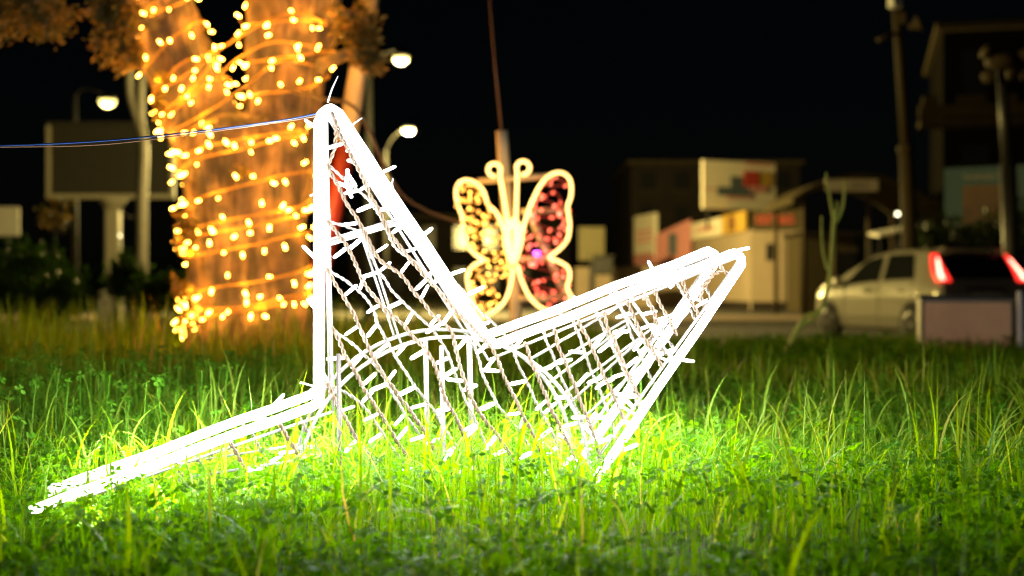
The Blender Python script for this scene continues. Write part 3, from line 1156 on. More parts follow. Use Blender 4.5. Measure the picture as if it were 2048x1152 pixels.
# ------------------------------------------------------------------ butterfly light
def butterfly():
    d = 5.3
    foot = at(1036, 690, d)
    t = thing('butterfly_light', 'glowing butterfly with one amber wing and one red wing on a post', 'light decoration', (foot.x, d, 0))
    Z = lambda zx, zy, dd=0.0: at(840 + zx * .3472, 280 + zy * .3472, d + dd)
    LW = [(505, 590), (470, 480), (432, 410), (392, 372), (362, 290), (310, 242), (255, 232), (215, 262), (208, 320), (222, 385), (243, 440), (243, 510), (268, 600), (322, 662), (368, 690),
          (310, 722), (274, 770), (278, 840), (300, 920), (326, 1000), (352, 1025), (410, 996), (480, 940), (518, 850), (535, 740)]
    RW = [(580, 590), (605, 470), (650, 345), (705, 245), (762, 195), (825, 192), (866, 235), (870, 320), (850, 390), (862, 480), (850, 570), (800, 632), (745, 676),
          (800, 700), (852, 735), (862, 790), (848, 850), (872, 910), (850, 960), (790, 982), (715, 975), (640, 915), (590, 820), (562, 720)]
    for pl in (LW, RW):
        pts = spline([Z(x, y) for x, y in pl], 5, False)
        MB().tube(pts, 0.0066, 9).build('wing_outline', MAT['fly_rope'], t, True)
    def antenna(stem, c, r, a0, dirn):
        pts = [Z(*p, -.015) for p in stem]
        for k in range(15):
            a = a0 + dirn * k / 14 * 5.2
            pts.append(Z(c[0] + r * math.cos(a), c[1] + r * math.sin(a), -.015))
        MB().tube(spline(pts, 4), 0.0070, 9).build('antenna', MAT['fly_rope'], t, True)
    antenna([(525, 680), (505, 500), (482, 330), (462, 215)], (428, 172), 36, 0.3, -1)
    antenna([(548, 680), (552, 500), (556, 330), (560, 205)], (594, 160), 38, 2.9, 1)
    body = [(540, 470), (505, 520), (500, 590), (515, 650), (535, 700), (555, 650), (572, 590), (570, 520)]
    MB().tube(spline([Z(x, y, -.02) for x, y in body], 5, True), 0.014, 9, closed=True).build('body', MAT['fly_rope'], t, True)
    # the welded frame and post behind
    def bar(p, q, r, name='frame_bar', mat='timber'):
        MB().tube([Z(*p, .05), Z(*q, .05)], r, 8).build(name, MAT[mat], t, True)
    bar((330, 238), (770, 205), .012)
    bar((580, 412), (860, 400), .011)
    bar((580, 690), (760, 680), .011)
    bar((565, 915), (860, 905), .014)
    bar((625, 400), (850, 920), .016, 'brace')
    post = [at(1003, 262, d + .09), at(1014, 420, d + .09), at(1030, 600, d + .09), at(1040, 720, d + .09)]
    post[-1].z = -0.03
    MB().tube(spline(post, 4), .023, 12).build('post', MAT['timber'], t, True)
    MB().tube([at(976, -40, d + .09), at(990, 130, d + .09), at(1004, 270, d + .09)], [.0035, .004, .005], 8).build('rod', MAT['brown_wire'], t, True)
    # light strings netted inside the wings
    def inside(x, y, poly):
        c = False
        j = len(poly) - 1
        for i in range(len(poly)):
            xi, yi = poly[i]
            xj, yj = poly[j]
            if (yi > y) != (yj > y) and x < (xj - xi) * (y - yi) / (yj - yi) + xi:
                c = not c
            j = i
        return c
    big = bulb_mesh('wing_bulb', MAT['fly_yellow'], 0.014, 0.0045)
    amb = bulb_mesh('wing_bulb', MAT['fly_amber'], 0.018, 0.0055)
    red = bulb_mesh('wing_bulb', MAT['fly_red'], 0.018, 0.0055)
    pnk = bulb_mesh('wing_bulb', MAT['fly_pink'], 0.013, 0.0045)
    wht = bulb_mesh('wing_bulb', MAT['fly_pink'], 0.020, 0.0085)
    pur = bulb_mesh('wing_bulb', MAT['purple'], 0.024, 0.008)
    rnd = random.Random(5)
    for poly, kinds, n, cab in ((LW + [(525, 640)], [(big, .50), (amb, .50)], 108, 'amber_cable'), (RW + [(575, 640)], [(red, .64), (pnk, .30), (wht, .06)], 74, 'red_cable')):
        xs = [p[0] for p in poly]
        ys = [p[1] for p in poly]
        pts = []
        tries = 0
        while len(pts) < n and tries < 6000:
            tries += 1
            x, y = rnd.uniform(min(xs), max(xs)), rnd.uniform(min(ys), max(ys))
            if inside(x, y, poly) and all((x - a) ** 2 + (y - b) ** 2 > 21 ** 2 for a, b in pts):
                pts.append((x, y))
        for x, y in pts:
            q = rnd.random()
            m = kinds[-1][0]
            for mm, w in kinds:
                if q < w:
                    m = mm
                    break
                q -= w
            put(m, 'bulb', t, Z(x, y, rnd.uniform(-.01, .03)), (rnd.uniform(-1, 1), rnd.uniform(-1, .2), rnd.uniform(-1, 1)))
        # the string itself zig-zags row by row
        rows = {}
        for x, y in pts:
            rows.setdefault(int(y // 48), []).append((x, y))
        seq = []
        for i, k in enumerate(sorted(rows)):
            seq += sorted(rows[k], reverse=bool(i % 2))
        MB().tube(spline([Z(x, y, .012) for x, y in seq], 3), .0035, 5).build('string_cable', MAT[cab], t, True)
    put(pur, 'bulb', t, Z(655, 652, -.01), (1, -.2, 0))


butterfly()


# ------------------------------------------------------------------ street furniture and lamps
def street_lamp(label, px, py, d, pole_px, rx, arm_from, energy, group='yellow street lamps'):
    head = at(px, py, d)
    dp = d + 2.2                      # the arm reaches out towards the viewer
    base = at(pole_px, 700, dp)
    base.z = ROADZ
    t = thing('street_lamp', label, 'street lamp', tuple(base), group=group)
    top = at(pole_px, arm_from, dp)
    MB().tube([base, base.lerp(top, .5), top], [.10, .08, .055], 10).build('pole', MAT['lamp_paint'], t, True)
    MB().lathe([(.16, 0), (.16, .35), (.11, .42)], base, 12).build('base_sleeve', MAT['lamp_paint'], t, True)
    arm = spline([top, top.lerp(head, .35) + Vector((0, 0, .22)), head + Vector((0, 0, .13))], 8)
    MB().tube(arm, .024, 8).build('arm', MAT['lamp_paint'], t, True)
    MB().lathe([(rx * .5, .16), (rx * .95, .06), (rx * 1.02, .0)], head, 16).build('head', MAT['lamp_paint'], t, True)
    prof = [(rx * .98 * math.cos(a), -rx * .85 * math.sin(a)) for a in (0, .4, .8, 1.2, 1.5)]
    MB().lathe(prof, head - Vector((0, 0, .004)), 16).build('lens', MAT['lamp_lens'], t, True)
    L = bpy.data.lights.new('lamp_light', 'POINT')
    L.energy = energy
    L.color = LAMPC
    L.shadow_soft_size = rx
    lo = bpy.data.objects.new('lamp_light', L)
    COL.objects.link(lo)
    lo.parent = t
    lo.location = head - Vector(base) - Vector((0, 0, rx * .9 + .5))


street_lamp('street lamp glowing yellow above the blank billboard', 215, 200, 36, 150, .22, 190, 500)
street_lamp('brightest yellow street lamp, high beside the leaning pole', 802, 115, 22, 738, .125, 150, 2100)
street_lamp('lower yellow street lamp on a curved arm right of the pole', 817, 258, 50, 772, .21, 300, 26000)


def lamps_small():
    for px, py, d, lab in ((238, 471, 30, 'small round lamp shining beside the billboard post'), (1795, 428, 40, 'small white lamp shining beside the tall camera pole')):
        h = at(px, py, d)
        t = thing('globe_lamp', lab, 'lamp', (h.x, h.y, ROADZ))
        MB().tube([(h.x, h.y, ROADZ), (h.x, h.y, h.z - .06)], .03, 8).build('post', MAT['dark_metal'], t, True)
        r = .035 if d == 30 else .045
        MB().lathe([(r * math.sin(a), -r * math.cos(a)) for a in (.3, .8, 1.3, 1.8, 2.3, 2.8)], h, 12).build('globe', MAT['small_lamp'], t, True)


lamps_small()


def billboard_left():
    d = 30.0
    s = d / F
    b = at(226, 700, d)
    t = thing('billboard', 'blank dark billboard in a pale frame on a single post', 'billboard', (b.x, d, ROADZ))
    x0, x1, z0, z1 = at(98, 0, d).x, at(345, 0, d).x, at(0, 393, d).z, at(0, 246, d).z
    MB().box(((x0 + x1) / 2, d + .03, (z0 + z1) / 2), (x1 - x0 - .08, .06, z1 - z0 - .08)).build('panel', MAT['board'], t)
    w = .10
    MB().bbox(((x0 + x1) / 2, d, z0), (x1 - x0 + w, .14, w), .01).build('frame_rail', MAT['pale_metal'], t)
    MB().bbox(((x0 + x1) / 2, d, z1), (x1 - x0 + w, .14, w * .5), .008).build('frame_rail', MAT['board'], t)
    for x in (x0, x1):
        MB().bbox((x, d, (z0 + z1) / 2), (w * .9, .136, z1 - z0 - w), .01).build('frame_stile', MAT['pale_metal'], t)
    cx = b.x
    MB().bbox((cx, d + .02, (z0 + ROADZ) / 2 - .06), (.29, .29, z0 - ROADZ - .12), .03).build('post', MAT['pale_metal'], t)
    MB().lathe([(.18, 0), (.22, .08), (.30, .17), (.30, .21)], (cx, d + .02, z0 - .27), 8).build('bracket', MAT['pale_metal'], t, True)
    MB().bbox((cx - .03, d + .02, ROADZ + .35), (.48, .48, .95), .03).build('base', MAT['kerb'], t)
    # conduit looping off the post
    MB().tube(spline([(cx + .09, d, z0 - .25), (cx + .40, d - .02, z0 - .44), (cx + .62, d, z0 - .25)], 6), .012, 6).build('conduit', MAT['grey_metal'], t, True)


billboard_left()


def forked_post():
    d = 25.0
    b = at(284, 700, d)
    t = thing('forked_post', 'slender pale post forked at the top before the billboard\'s right end', 'post', (b.x, d, ROADZ))
    MB().tube(spline([(b.x, d, ROADZ), at(283, 420, d), at(287, 300, d), at(280, 235, d), at(281, 150, d), at(280, 60, d)], 6), [.115 - .0017 * i for i in range(31)], 10).build('stem', MAT['grey_metal'], t, True)
    MB().tube(spline([at(285, 285, d - .01), at(272, 235, d - .02), at(259, 190, d - .03), at(258, 130, d - .02), at(262, 60, d)], 6), .066, 10).build('fork', MAT['grey_metal'], t, True)


forked_post()


def far_left():
    d = 28
    c = at(14, 443, d)
    t = thing('notice_board', 'dim pale notice board at the left edge of the picture', 'sign', (c.x, d, ROADZ))
    MB().bbox(tuple(c), (.5, .06, .58), .02).build('panel', MAT['sign_white'], t)
    MB().tube([(c.x, d + .05, ROADZ), (c.x, d + .05, c.z - .2)], .03, 8).build('post', MAT['dark_metal'], t, True)
    # hedges and shrubs beyond the lawn
    def hedge(px, py, rx, ry, d, n, lab, flowers=0):
        c = at(px, py, d)
        s = d / F
        b = Vector((c.x, d, float(gz(c.x, d))))
        t = thing('bush', lab, 'bush', tuple(b), group='bushes beyond the lawn')
        P = np.concatenate([clump(c, (rx * s, rx * s * .7, ry * s), n, 40)])
        st = MB()
        for k in range(6):
            e = c + Vector((random.uniform(-.6, .6) * rx * s, random.uniform(-.2, .2), random.uniform(-.2, .5) * ry * s))
            st.tube([b + Vector((random.uniform(-.05, .05), 0, -.05)), b.lerp(e, .5) + Vector((0, 0, .05)), e], [.02, .014, .006], 6)
        st.build('stem', MAT['bark'], t, True)
        leaf_part('foliage', P, .05, t, MAT['leaf_hedge'], .6)
    hedge(60, 570, 120, 75, 11, 5200, 'large dark rounded bush at the left edge')
    hedge(256, 560, 42, 45, 11.5, 1500, 'small green bush between the billboard post and forked post')
    hedge(335, 590, 70, 40, 11, 1800, 'low dark bush between the forked post and the lit tree')
    # a thin sapling with pale leaves
    d = 16
    b = at(105, 700, d)
    b.z = ROADZ
    t = thing('sapling', 'thin sapling with a few pale leaves below the billboard', 'tree', tuple(b))
    MB().tube(spline([b, at(108, 560, d), at(110, 460, d), at(118, 420, d)], 6), .02, 7).build('trunk', MAT['bark'], t, True)
    P = np.concatenate([clump(at(88, 432, d), (.12, .12, .09), 60, 6), clump(at(118, 440, d), (.12, .12, .12), 70, 6), clump(at(105, 410, d), (.16, .1, .06), 40, 5)])
    leaf_part('crown', P, .07, t, MAT['leaf_tree'], .6)


far_left()


def right_near():
    # utility box with its lid and the white post beside it
    d = 6.3
    x0, x1 = at(1856, 0, d).x, at(2036, 0, d).x
    z1 = at(0, 596, d).z
    w = x1 - x0
    t = thing('utility_box', 'low cream utility box standing in the grass before the car', 'utility box', ((x0 + x1) / 2, d + .1, 0))
    zc = (z1 - .06) / 2
    MB().bbox(((x0 + x1) / 2, d + .12, zc), (w, .24, z1 + .06), .006, -.2).build('cabinet', MAT['grey_metal'], t)
    MB().bbox(((x0 + x1) / 2 + .12 * math.sin(-.2) + .006 * 0, d + .12 - .123 * math.cos(.2) - .002, zc - .004), (w - .03, .012, z1 + .03), .004, -.2).build('panel', MAT['cream_panel'], t)
    MB().bbox(((x0 + x1) / 2, d + .115, z1 + .006), (w + .014, .265, .014), .004, -.2).build('lid', MAT['dark_metal'], t)
    c = at(2039, 590, d - .30)
    z0 = -0.03
    t = thing('marker_post', 'short white post at the right edge beside the cream box', 'post', (c.x, c.y, 0))
    MB().bbox((c.x, c.y, (c.z + z0) / 2), (.021, .021, c.z - z0), .003).build('shaft', MAT['plastic_white'], t)
    MB().lathe([(.014, 0), (.014, .012), (.008, .018)], (c.x, c.y, c.z), 10).build('cap', MAT['plastic_white'], t, True)
    # tall forked weed
    d = 5.6
    b = at(1586, 690, d)
    b.z = 0
    t = thing('tall_weed', 'tall bright green weed stem forking at the top, left of the car', 'plant', tuple(b))
    def st(pl, r0, r1, name='stem'):
        pts = spline([at(x, y, d) if y < 660 else Vector((at(x, y, d).x, d, -.01)) for x, y in pl], 6)
        n = len(pts)
        MB().tube(pts, [r0 + (r1 - r0) * i / (n - 1) for i in range(n)], 8).build(name, MAT['weed'], t, True)
    st([(1560, 690), (1605, 640), (1638, 622), (1655, 575), (1663, 510), (1667, 450), (1670, 420)], .010, .008)
    st([(1668, 440), (1662, 410), (1655, 370), (1652, 345)], .007, .003, 'side_stem')
    st([(1668, 450), (1682, 425), (1688, 395), (1688, 360)], .007, .004, 'side_stem')
    st([(1655, 540), (1646, 505), (1643, 465), (1643, 432)], .006, .003, 'side_stem')
    st([(1670, 430), (1674, 415), (1673, 402)], .007, .003, 'side_stem')
    st([(1560, 690), (1600, 655), (1625, 640), (1645, 610)], .010, .006, 'side_stem')


right_near()


# ------------------------------------------------------------------ the parked car
def car():
    b = at(1972, 690, 21.4)
    t = thing('parked_car', 'silver beige hatchback with red tail lights lit behind the box', 'car', (b.x, b.y, ROADZ), math.radians(17))
    top_k = [(0, .60), (.03, .97), (.11, 1.06), (.40, 1.42), (.62, 1.47), (1.0, 1.495), (1.5, 1.50), (2.15, 1.44), (2.6, 1.24), (3.02, 1.02), (3.4, .95), (3.75, .83), (3.95, .68), (4.03, .50)]
    hw_k = [(0, .74), (.1, .81), (.5, .84), (2.5, .845), (3.3, .83), (3.75, .76), (3.95, .66), (4.03, .54)]
    belt_k = [(0, .90), (.5, .98), (1.5, .95), (2.7, .90), (3.1, .88)]
    def ip(k, y):
        return float(np.interp(y, [a for a, _ in k], [v for _, v in k]))
    def section(y):
        top, hw = ip(top_k, y), ip(hw_k, y)
        belt = min(ip(belt_k, y), top - .05)
        g = max(top - belt, .02)
        f = min(1.0, g / .5)
        hr = hw - .03 - .20 * f
        P = [(0, .20), (hw * .86, .20), (hw * .97, .28), (hw, .50), (hw - .005, .70), (hw - .02, belt), (hw - .035 - .03 * f, belt + .06 * g), (hr + .035, top - .13 * g), (hr - .04, top - .04 * g), (hr * .55, top - .002), (0, top + .01 * f)]
        lo = .20 if .15 < y < 3.9 else .30
        return [(x, max(z, lo)) for x, z in P]
    ys = [0, .03, .07, .11, .2, .3, .40, .5, .62, .8, 1.0, 1.25, 1.5, 1.8, 2.15, 2.4, 2.6, 2.8, 3.02, 3.2, 3.4, 3.6, 3.75, 3.87, 3.95, 4.0, 4.03]
    vs, n = [], 0
    for y in ys:
        P = section(y)
        ring = [(x, y, z) for x, z in P] + [(-x, y, z) for x, z in P[-2:0:-1]]
        n = len(ring)
        vs += ring
    fs = []
    for i in range(len(ys) - 1):
        for j in range(n):
            j2 = (j + 1) % n
            fs.append((i * n + j, i * n + j2, (i + 1) * n + j2, (i + 1) * n + j))
    fs += [tuple(range(n - 1, -1, -1)), tuple((len(ys) - 1) * n + k for k in range(n))]
    MB().add(vs, fs).build('body', MAT['car_paint'], t, True, local=True)

    def side(y, s, off=.006):
        """point on the flank between beltline (s = 0) and roof rail (s = 1)"""
        P = section(y)
        a, c = Vector((P[6][0], y, P[6][1])), Vector((P[7][0], y, P[7][1]))
        return a.lerp(c, s) + Vector((off, 0, off * .3))

    def panel(grid, name, mat, th=.012, sx=1):
        r, c = len(grid), len(grid[0])
        vs = [Vector((p.x * sx, p.y, p.z)) for row in grid for p in row]
        cen = sum(vs, Vector()) / len(vs)
        inn = Vector((0, 1.6, .8)) - cen
        inn.normalize()
        vs2 = [p + inn * th for p in vs]
        k = len(vs)
        fs = [(i * c + j, i * c + j + 1, (i + 1) * c + j + 1, (i + 1) * c + j) for i in range(r - 1) for j in range(c - 1)]
        mb = MB().add(vs, fs)
        return mb.build(name, MAT[mat], t, False, local=True)
    for sx in (1, -1):
        def win(y0, y1, f0, f1):
            # quad-ish window: bottom from y0 to y1, top edge inset at either end
            return [[side(y0 + (y1 - y0) * u + (f0 * (1 - u) - f1 * u) * s, .04 + .92 * s) for u in (0, .33, .66, 1)] for s in (0, .5, 1)]
        panel(win(.72, 1.62, .16, .02), 'side_window', 'car_glass', sx=sx)
        panel(win(1.72, 2.92, .02, .62), 'side_window', 'car_glass', sx=sx)
        # tail lamp hugging the rear pillar
        def rear(x, z, off=.012):
            y = float(np.interp(z, [.60, .97, 1.06, 1.42], [0, .03, .11, .40]))
            return Vector((x, y - off, z))
        g = [[rear(xa, z) for xa in (a, (a + c) / 2, c)] + [Vector((c + .03, rear(c, z).y + .10, z))] for z, a, c in ((.98, .58, .765), (1.10, .58, .755), (1.22, .60, .715), (1.33, .60, .665), (1.40, .58, .63))]
        tl = panel(g, 'tail_lamp', 'tail_red', sx=sx)
        g = [[rear(xa, z, .020) for xa in (a, c)] for z, a, c in ((1.01, .68, .76), (1.10, .68, .75), (1.22, .65, .705), (1.33, .62, .655))]
        cr = panel(g, 'lamp_core', 'tail_core', sx=sx)
        cr.parent = tl
        # handles, mirror
        for y in (1.02, 1.98):
            MB().bbox((sx * (ip(hw_k, y) + .012), y, .84), (.03, .17, .035), .008).build('door_handle', MAT['car_paint'], t, local=True)
        MB().lathe([(.05, -.09), (.085, -.05), (.09, .04), (.06, .09)], (sx * .95, 2.72, .98), 10, axis=(1, .1, 0)).build('mirror', MAT['car_paint'], t, True, local=True)
        # door shut lines as thin dark gaskets
        for y in (1.66, 2.72, .72):
            P = section(y)
            pts = [Vector((sx * (P[k][0] + .002), y, P[k][1])) for k in (2, 3, 4, 5, 6)]
            MB().tube(pts, .005, 5).build('door_seal', MAT['trim'], t, local=True)
        pts = [Vector((sx * (ip(hw_k, y) + .008), y, .44)) for y in (.85, 1.5, 2.2, 2.85)]
        MB().tube(pts, .022, 6).build('rub_strip', MAT['car_paint'], t, local=True)
        for y in (.66, 3.22):
            # arch and wheel
            hw = ip(hw_k, y)
            arch = [(0, 0)]
            vs = []
            m = 20
            for ring, (r, x) in enumerate(((.37, hw + .012), (.02, hw + .010))):
                for k in range(m):
                    a = 2 * math.pi * k / m
                    z = max(.31 + r * math.sin(a), .12)
                    vs.append((sx * x, y + r * math.cos(a), z))
            fs = [(k, (k + 1) % m, m + (k + 1) % m, m + k) for k in range(m)]
            MB().add(vs, fs).build('wheel_arch', MAT['trim'], t, local=True)
            w = MB().lathe([(.20, -.09), (.295, -.085), (.31, -.05), (.31, .05), (.295, .085), (.20, .09)], (sx * (hw - .05), y, .31), 24, axis=(sx, 0, 0)).build('wheel', MAT['rubber'], t, True, local=True)
            rim = MB().lathe([(.205, .08), (.20, .092), (.17, .085), (.16, .075), (.03, .085), (.02, .095)], (sx * (hw - .05), y, .31), 20, axis=(sx, 0, 0)).build('rim', MAT['alloy'], w, True, local=True)
            for k in range(5):
                a = 2 * math.pi * k / 5
                MB().box((sx * (hw + .04), y + .10 * math.cos(a), .31 + .10 * math.sin(a)), (.01, .14, .04), rot=Matrix.Rotation(a, 3, 'X')).build('spoke', MAT['trim'], w, local=True)
    def rearw(x, z):
        y = float(np.interp(z, [.60, .97, 1.06, 1.42], [0, .03, .11, .40]))
        return Vector((x, y - .01, z))
    g = [[rearw(s * (.60 - .10 * (z - 1.03)), z) for s in (-1, -.5, 0, .5, 1)] for z in (1.03, 1.15, 1.28, 1.40)]
    panel(g, 'rear_window', 'car_glass')
    g = [[Vector((s * (.66 - .10 * u), 2.98 - .80 * u, 1.045 + .40 * u)) + Vector((0, .012, .012)) for s in (-1, -.5, 0, .5, 1)] for u in (0, .5, 1)]
    panel(g, 'windscreen', 'car_glass')
    MB().bbox((0, -.03, .42), (1.50, .14, .30), .05).build('bumper', MAT['car_paint'], t, local=True)
    MB().bbox((0, -.012, .76), (.52, .02, .11), .004).build('number_plate', MAT['sign_white'], t, local=True)
    MB().tube([(-.36, -.02, .86), (0, -.025, .87), (.36, -.02, .86)], .018, 6).build('tailgate_handle', MAT['trim'], t, local=True)
    MB().bbox((0, .40, 1.475), (1.06, .20, .03), .008).build('spoiler', MAT['car_paint'], t, local=True)


car()


# ------------------------------------------------------------------ tall poles at the right
def poles_right():
    d = 24
    b = at(1828, 700, d)
    b.z = ROADZ
    t = thing('camera_pole', 'tall pale pole carrying boxes, a horn and a small arm', 'pole', tuple(b))
    top = at(1787, -60, d)
    k = at(1812, 300, d)
    MB().tube([b, b.lerp(k, .5), k], [.15, .13, .12], 12).build('lower_pole', MAT['tan_metal'], t, True)
    MB().tube([k, k.lerp(top, .5), top], [.085, .075, .065], 12).build('upper_pole', MAT['tan_metal'], t, True)
    MB().lathe([(.15, -.05), (.15, .05), (.10, .09)], k, 12).build('collar', MAT['tan_metal'], t, True)
    c = at(1790, 4, d - .1)
    MB().bbox(tuple(c), (.20, .18, .20), .02, .3).build('camera_box', MAT['plastic_white'], t)
    c = at(1807, 36, d - .1)
    MB().bbox(tuple(c), (.13, .14, .20), .03, -.3).build('camera_box', MAT['tan_metal'], t)
    c = at(1817, 56, d - .12)
    MB().lathe([(.03, 0), (.05, .06), (.09, .13), (.15, .19), (.15, .20)], tuple(c), 14, axis=(.85, -.35, .35)).build('horn', MAT['tan_metal'], t, True)
    a, e = at(1797, 64, d), at(1756, 80, d - .2)
    MB().tube([a, e], .035, 8).build('bracket_arm', MAT['tan_metal'], t, True)
    d = 26
    b = at(2030, 700, d)
    b.z = ROADZ
    t = thing('floodlight_mast', 'dark mast with a ring of unlit floodlights at right edge', 'mast', tuple(b))
    top = at(2002, 140, d)
    kk = at(2016, 330, d)
    MB().tube([b, kk], [.17, .15], 12).build('lower_mast', MAT['dark_metal'], t, True)
    MB().tube([kk, top], [.11, .085], 12).build('upper_mast', MAT['dark_metal'], t, True)
    MB().lathe([(.10, -.1), (.30, 0), (.30, .12), (.18, .20), (.04, .24)], at(2004, 130, d), 16).build('crown', MAT['tan_metal'], t, True)
    for px, py, ax in ((1983, 146, (-.6, -.6, -.6)), (2016, 142, (.3, -.8, -.6)), (2034, 140, (.8, -.3, -.5)), (1984, 112, (-.8, -.2, .4)), (2036, 112, (.9, -.2, .1))):
        MB().lathe([(.05, 0), (.09, .05), (.13, .16), (.13, .18)], tuple(at(px, py, d - .15)), 12, axis=ax).build('floodlight', MAT['tan_metal'], t, True)


poles_right()


# ------------------------------------------------------------------ buildings and signs
def wall_between(a, b, z0, z1, th=.3):
    """upright slab from plan point a to b"""
    a, b = Vector((a[0], a[1], 0)), Vector((b[0], b[1], 0))
    n = Vector((-(b - a).y, (b - a).x, 0)).normalized()
    return MB().prism([(a.x, a.y, z0), (b.x, b.y, z0), (b.x, b.y, z1), (a.x, a.y, z1)], n * th)


def on(a, b, u, z, off):
    a, b = Vector((a[0], a[1], 0)), Vector((b[0], b[1], 0))
    n = Vector((-(b - a).y, (b - a).x, 0)).normalized()
    p = a.lerp(b, u) - n * off
    return Vector((p.x, p.y, z))


def plate(a, b, u0, u1, z0, z1, off, th):
    p, q = on(a, b, u0, z0, off), on(a, b, u1, z0, off)
    n = Vector((-(q - p).y, (q - p).x, 0)).normalized()
    return MB().prism([p, q, Vector((q.x, q.y, z1)), Vector((p.x, p.y, z1))], n * th)


def illegible(a, b, u0, u1, z0, z1, off, th, seed, rows=2):
    """blurred lettering: rows of uneven strokes"""
    r = random.Random(seed)
    mb = MB()
    for k in range(rows):
        zb = z0 + (z1 - z0) * (k + .15) / rows
        zt = z0 + (z1 - z0) * (k + .80) / rows
        u = u0
        while u < u1:
            w = r.uniform(.012, .030)
            p = plate(a, b, u, min(u + w, u1), zb, zt - (zt - zb) * r.choice((0, 0, .3)), off, th)
            mb.add(p.v, p.f)
            u += w + r.uniform(.008, .014) + (r.random() < .15) * .04
    return mb


def px2(px, d):
    return ((px - 1024) / F * d, d)


def shops():
    A, B, C = px2(1372, 68), px2(1502, 55), px2(1612, 54.3)
    t = thing('corner_shop', 'low corner shop with plain wall and printed fascia boards', 'shop', (B[0], B[1], ROADZ))
    zw = 2.55
    wl = wall_between(A, B, ROADZ, zw).build('side_wall', MAT['render_wall'], t)
    wr = wall_between(B, C, ROADZ, zw).build('front_wall', MAT['render_wall'], t)
    D = (C[0] + 2, C[1] + 12)
    E_ = (A[0] + 3, A[1] + 8)
    MB().prism([(A[0], A[1], zw), (B[0], B[1] - .02, zw), (C[0], C[1], zw), (D[0], D[1], zw), (E_[0], E_[1], zw)], (0, 0, .14)).build('roof', MAT['dark_wall'], t)
    plate(B, C, .28, .40, 1.35, 2.0, .03, .05).build('window', MAT['window'], t)
    plate(B, C, .60, .62, ROADZ, zw - .05, .02, .04).build('downpipe', MAT['dark_metal'], t)
    plate(A, B, .02, .98, ROADZ, ROADZ + .35, .02, .02).build('plinth', MAT['dark_wall'], t)
    plate(B, C, .01, .99, ROADZ, ROADZ + .35, .02, .02).build('plinth', MAT['dark_wall'], t)
    # fascia boards
    f = plate(A, B, .02, .62, zw - .02, zw + .72, .12, .08).build('fascia_board', MAT['sign_cream'], t)
    illegible(A, B, .22, .56, zw + .22, zw + .52, .135, .012, 3, 2).build('lettering', MAT['sign_red'], f)['kind'] = 'stuff'
    f = plate(A, B, .64, .96, zw - .02, zw + .76, .12, .08).build('fascia_board', MAT['sign_yellow'], t)
    plate(A, B, .74, .84, zw + .08, zw + .66, .135, .012).build('picture', MAT['sign_brown'], f)
    f = plate(B, C, .02, .98, zw - .02, zw + .74, .12, .08).build('fascia_board', MAT['stone_trim'], t)
    illegible(B, C, .10, .80, zw + .20, zw + .56, .135, .012, 4, 3).build('lettering', MAT['sign_red'], f)['kind'] = 'stuff'
    # hoarding on the roof
    d = 57
    P, Q = px2(1406, d), px2(1551, d + 1.5)
    t = thing('roof_hoarding', 'large cream hoarding with a red, yellow and grey print above the shop', 'billboard', (P[0], d, zw + .14))
    z0, z1 = at(0, 417, d).z, at(0, 320, d).z
    pn = plate(P, Q, 0, 1, z0, z1, 0, .12).build('panel', MAT['sign_cream'], t)
    for u in (.12, .5, .88):
        p = on(P, Q, u, 0, -.3)
        MB().tube([(p.x, p.y, zw + .1), (p.x, p.y, z1 - .3)], .06, 8).build('support', MAT['dark_metal'], t, True)
    def pr(x0, x1, y0, y1, mat, off=.012, name='printed_shape'):
        u = lambda x: (x - 1406) / 145
        plate(P, Q, u(x0), u(x1), at(0, y1, d).z, at(0, y0, d).z, off, .010).build(name, MAT[mat], pn)
    pr(1460, 1492, 350, 372, 'sign_slate')
    pr(1434, 1505, 372, 390, 'sign_slate', .013)
    pr(1486, 1516, 338, 370, 'sign_red', .025)
    pr(1514, 1545, 338, 368, 'sign_yellow', .013)
    pr(1500, 1532, 368, 381, 'sign_pink', .026)
    pr(1452, 1506, 391, 396, 'sign_pink', .012)
    pr(1490, 1545, 322, 326, 'sign_red', .012)
    pr(1408, 1432, 376, 379, 'sign_pink', .012)
    # free-standing signs to the left
    d = 70
    P, Q = px2(1268, 76), px2(1308, 72)
    t = thing('totem_sign', 'upright cream totem sign left of the pink sign', 'sign', (P[0], d, ROADZ))
    pn = plate(P, Q, 0, 1, 1.9, 4.1, 0, .2).build('panel', MAT['sign_cream'], t)
    plate(P, Q, .02, .98, 1.5, 2.1, .02, .24).build('lower_panel', MAT['sign_pink'], t)
    illegible(P, Q, .15, .9, 2.6, 3.4, .012, .012, 8, 3).build('lettering', MAT['sign_pink'], pn)['kind'] = 'stuff'
    MB().box(((P[0] + Q[0]) / 2, 74.4, (1.5 + ROADZ) / 2), (.4, .3, 1.5 - ROADZ)).build('foot', MAT['render_wall'], t)
    P, Q = px2(1311, 70), px2(1382, 66)
    t = thing('pink_hoarding', 'dusky pink hoarding between the totem sign and the shop', 'sign', (P[0], 70, ROADZ))
    MB().prism([(P[0], P[1], 1.4), (Q[0], Q[1], 1.4), (Q[0], Q[1], 3.5), (P[0], P[1], 2.9)], (.05, .2, 0)).build('panel', MAT['sign_pink'], t)
    plate(P, Q, .38, .62, 1.9, 2.9, .015, .01).build('picture', MAT['sign_slate'], t)
    for u in (.15, .85):
        p = on(P, Q, u, 0, -.35)
        MB().tube([(p.x, p.y, ROADZ), (p.x, p.y, 2.6)], .08, 8).build('support', MAT['dark_metal'], t, True)
    # low wall under them
    P, Q = px2(1150, 66), px2(1440, 64)
    w = wall_between(P, Q, ROADZ, 1.25, .25).build('garden_wall', MAT['render_wall'])
    tag(w, 'low plain boundary wall beneath the pink and cream signs', 'wall')
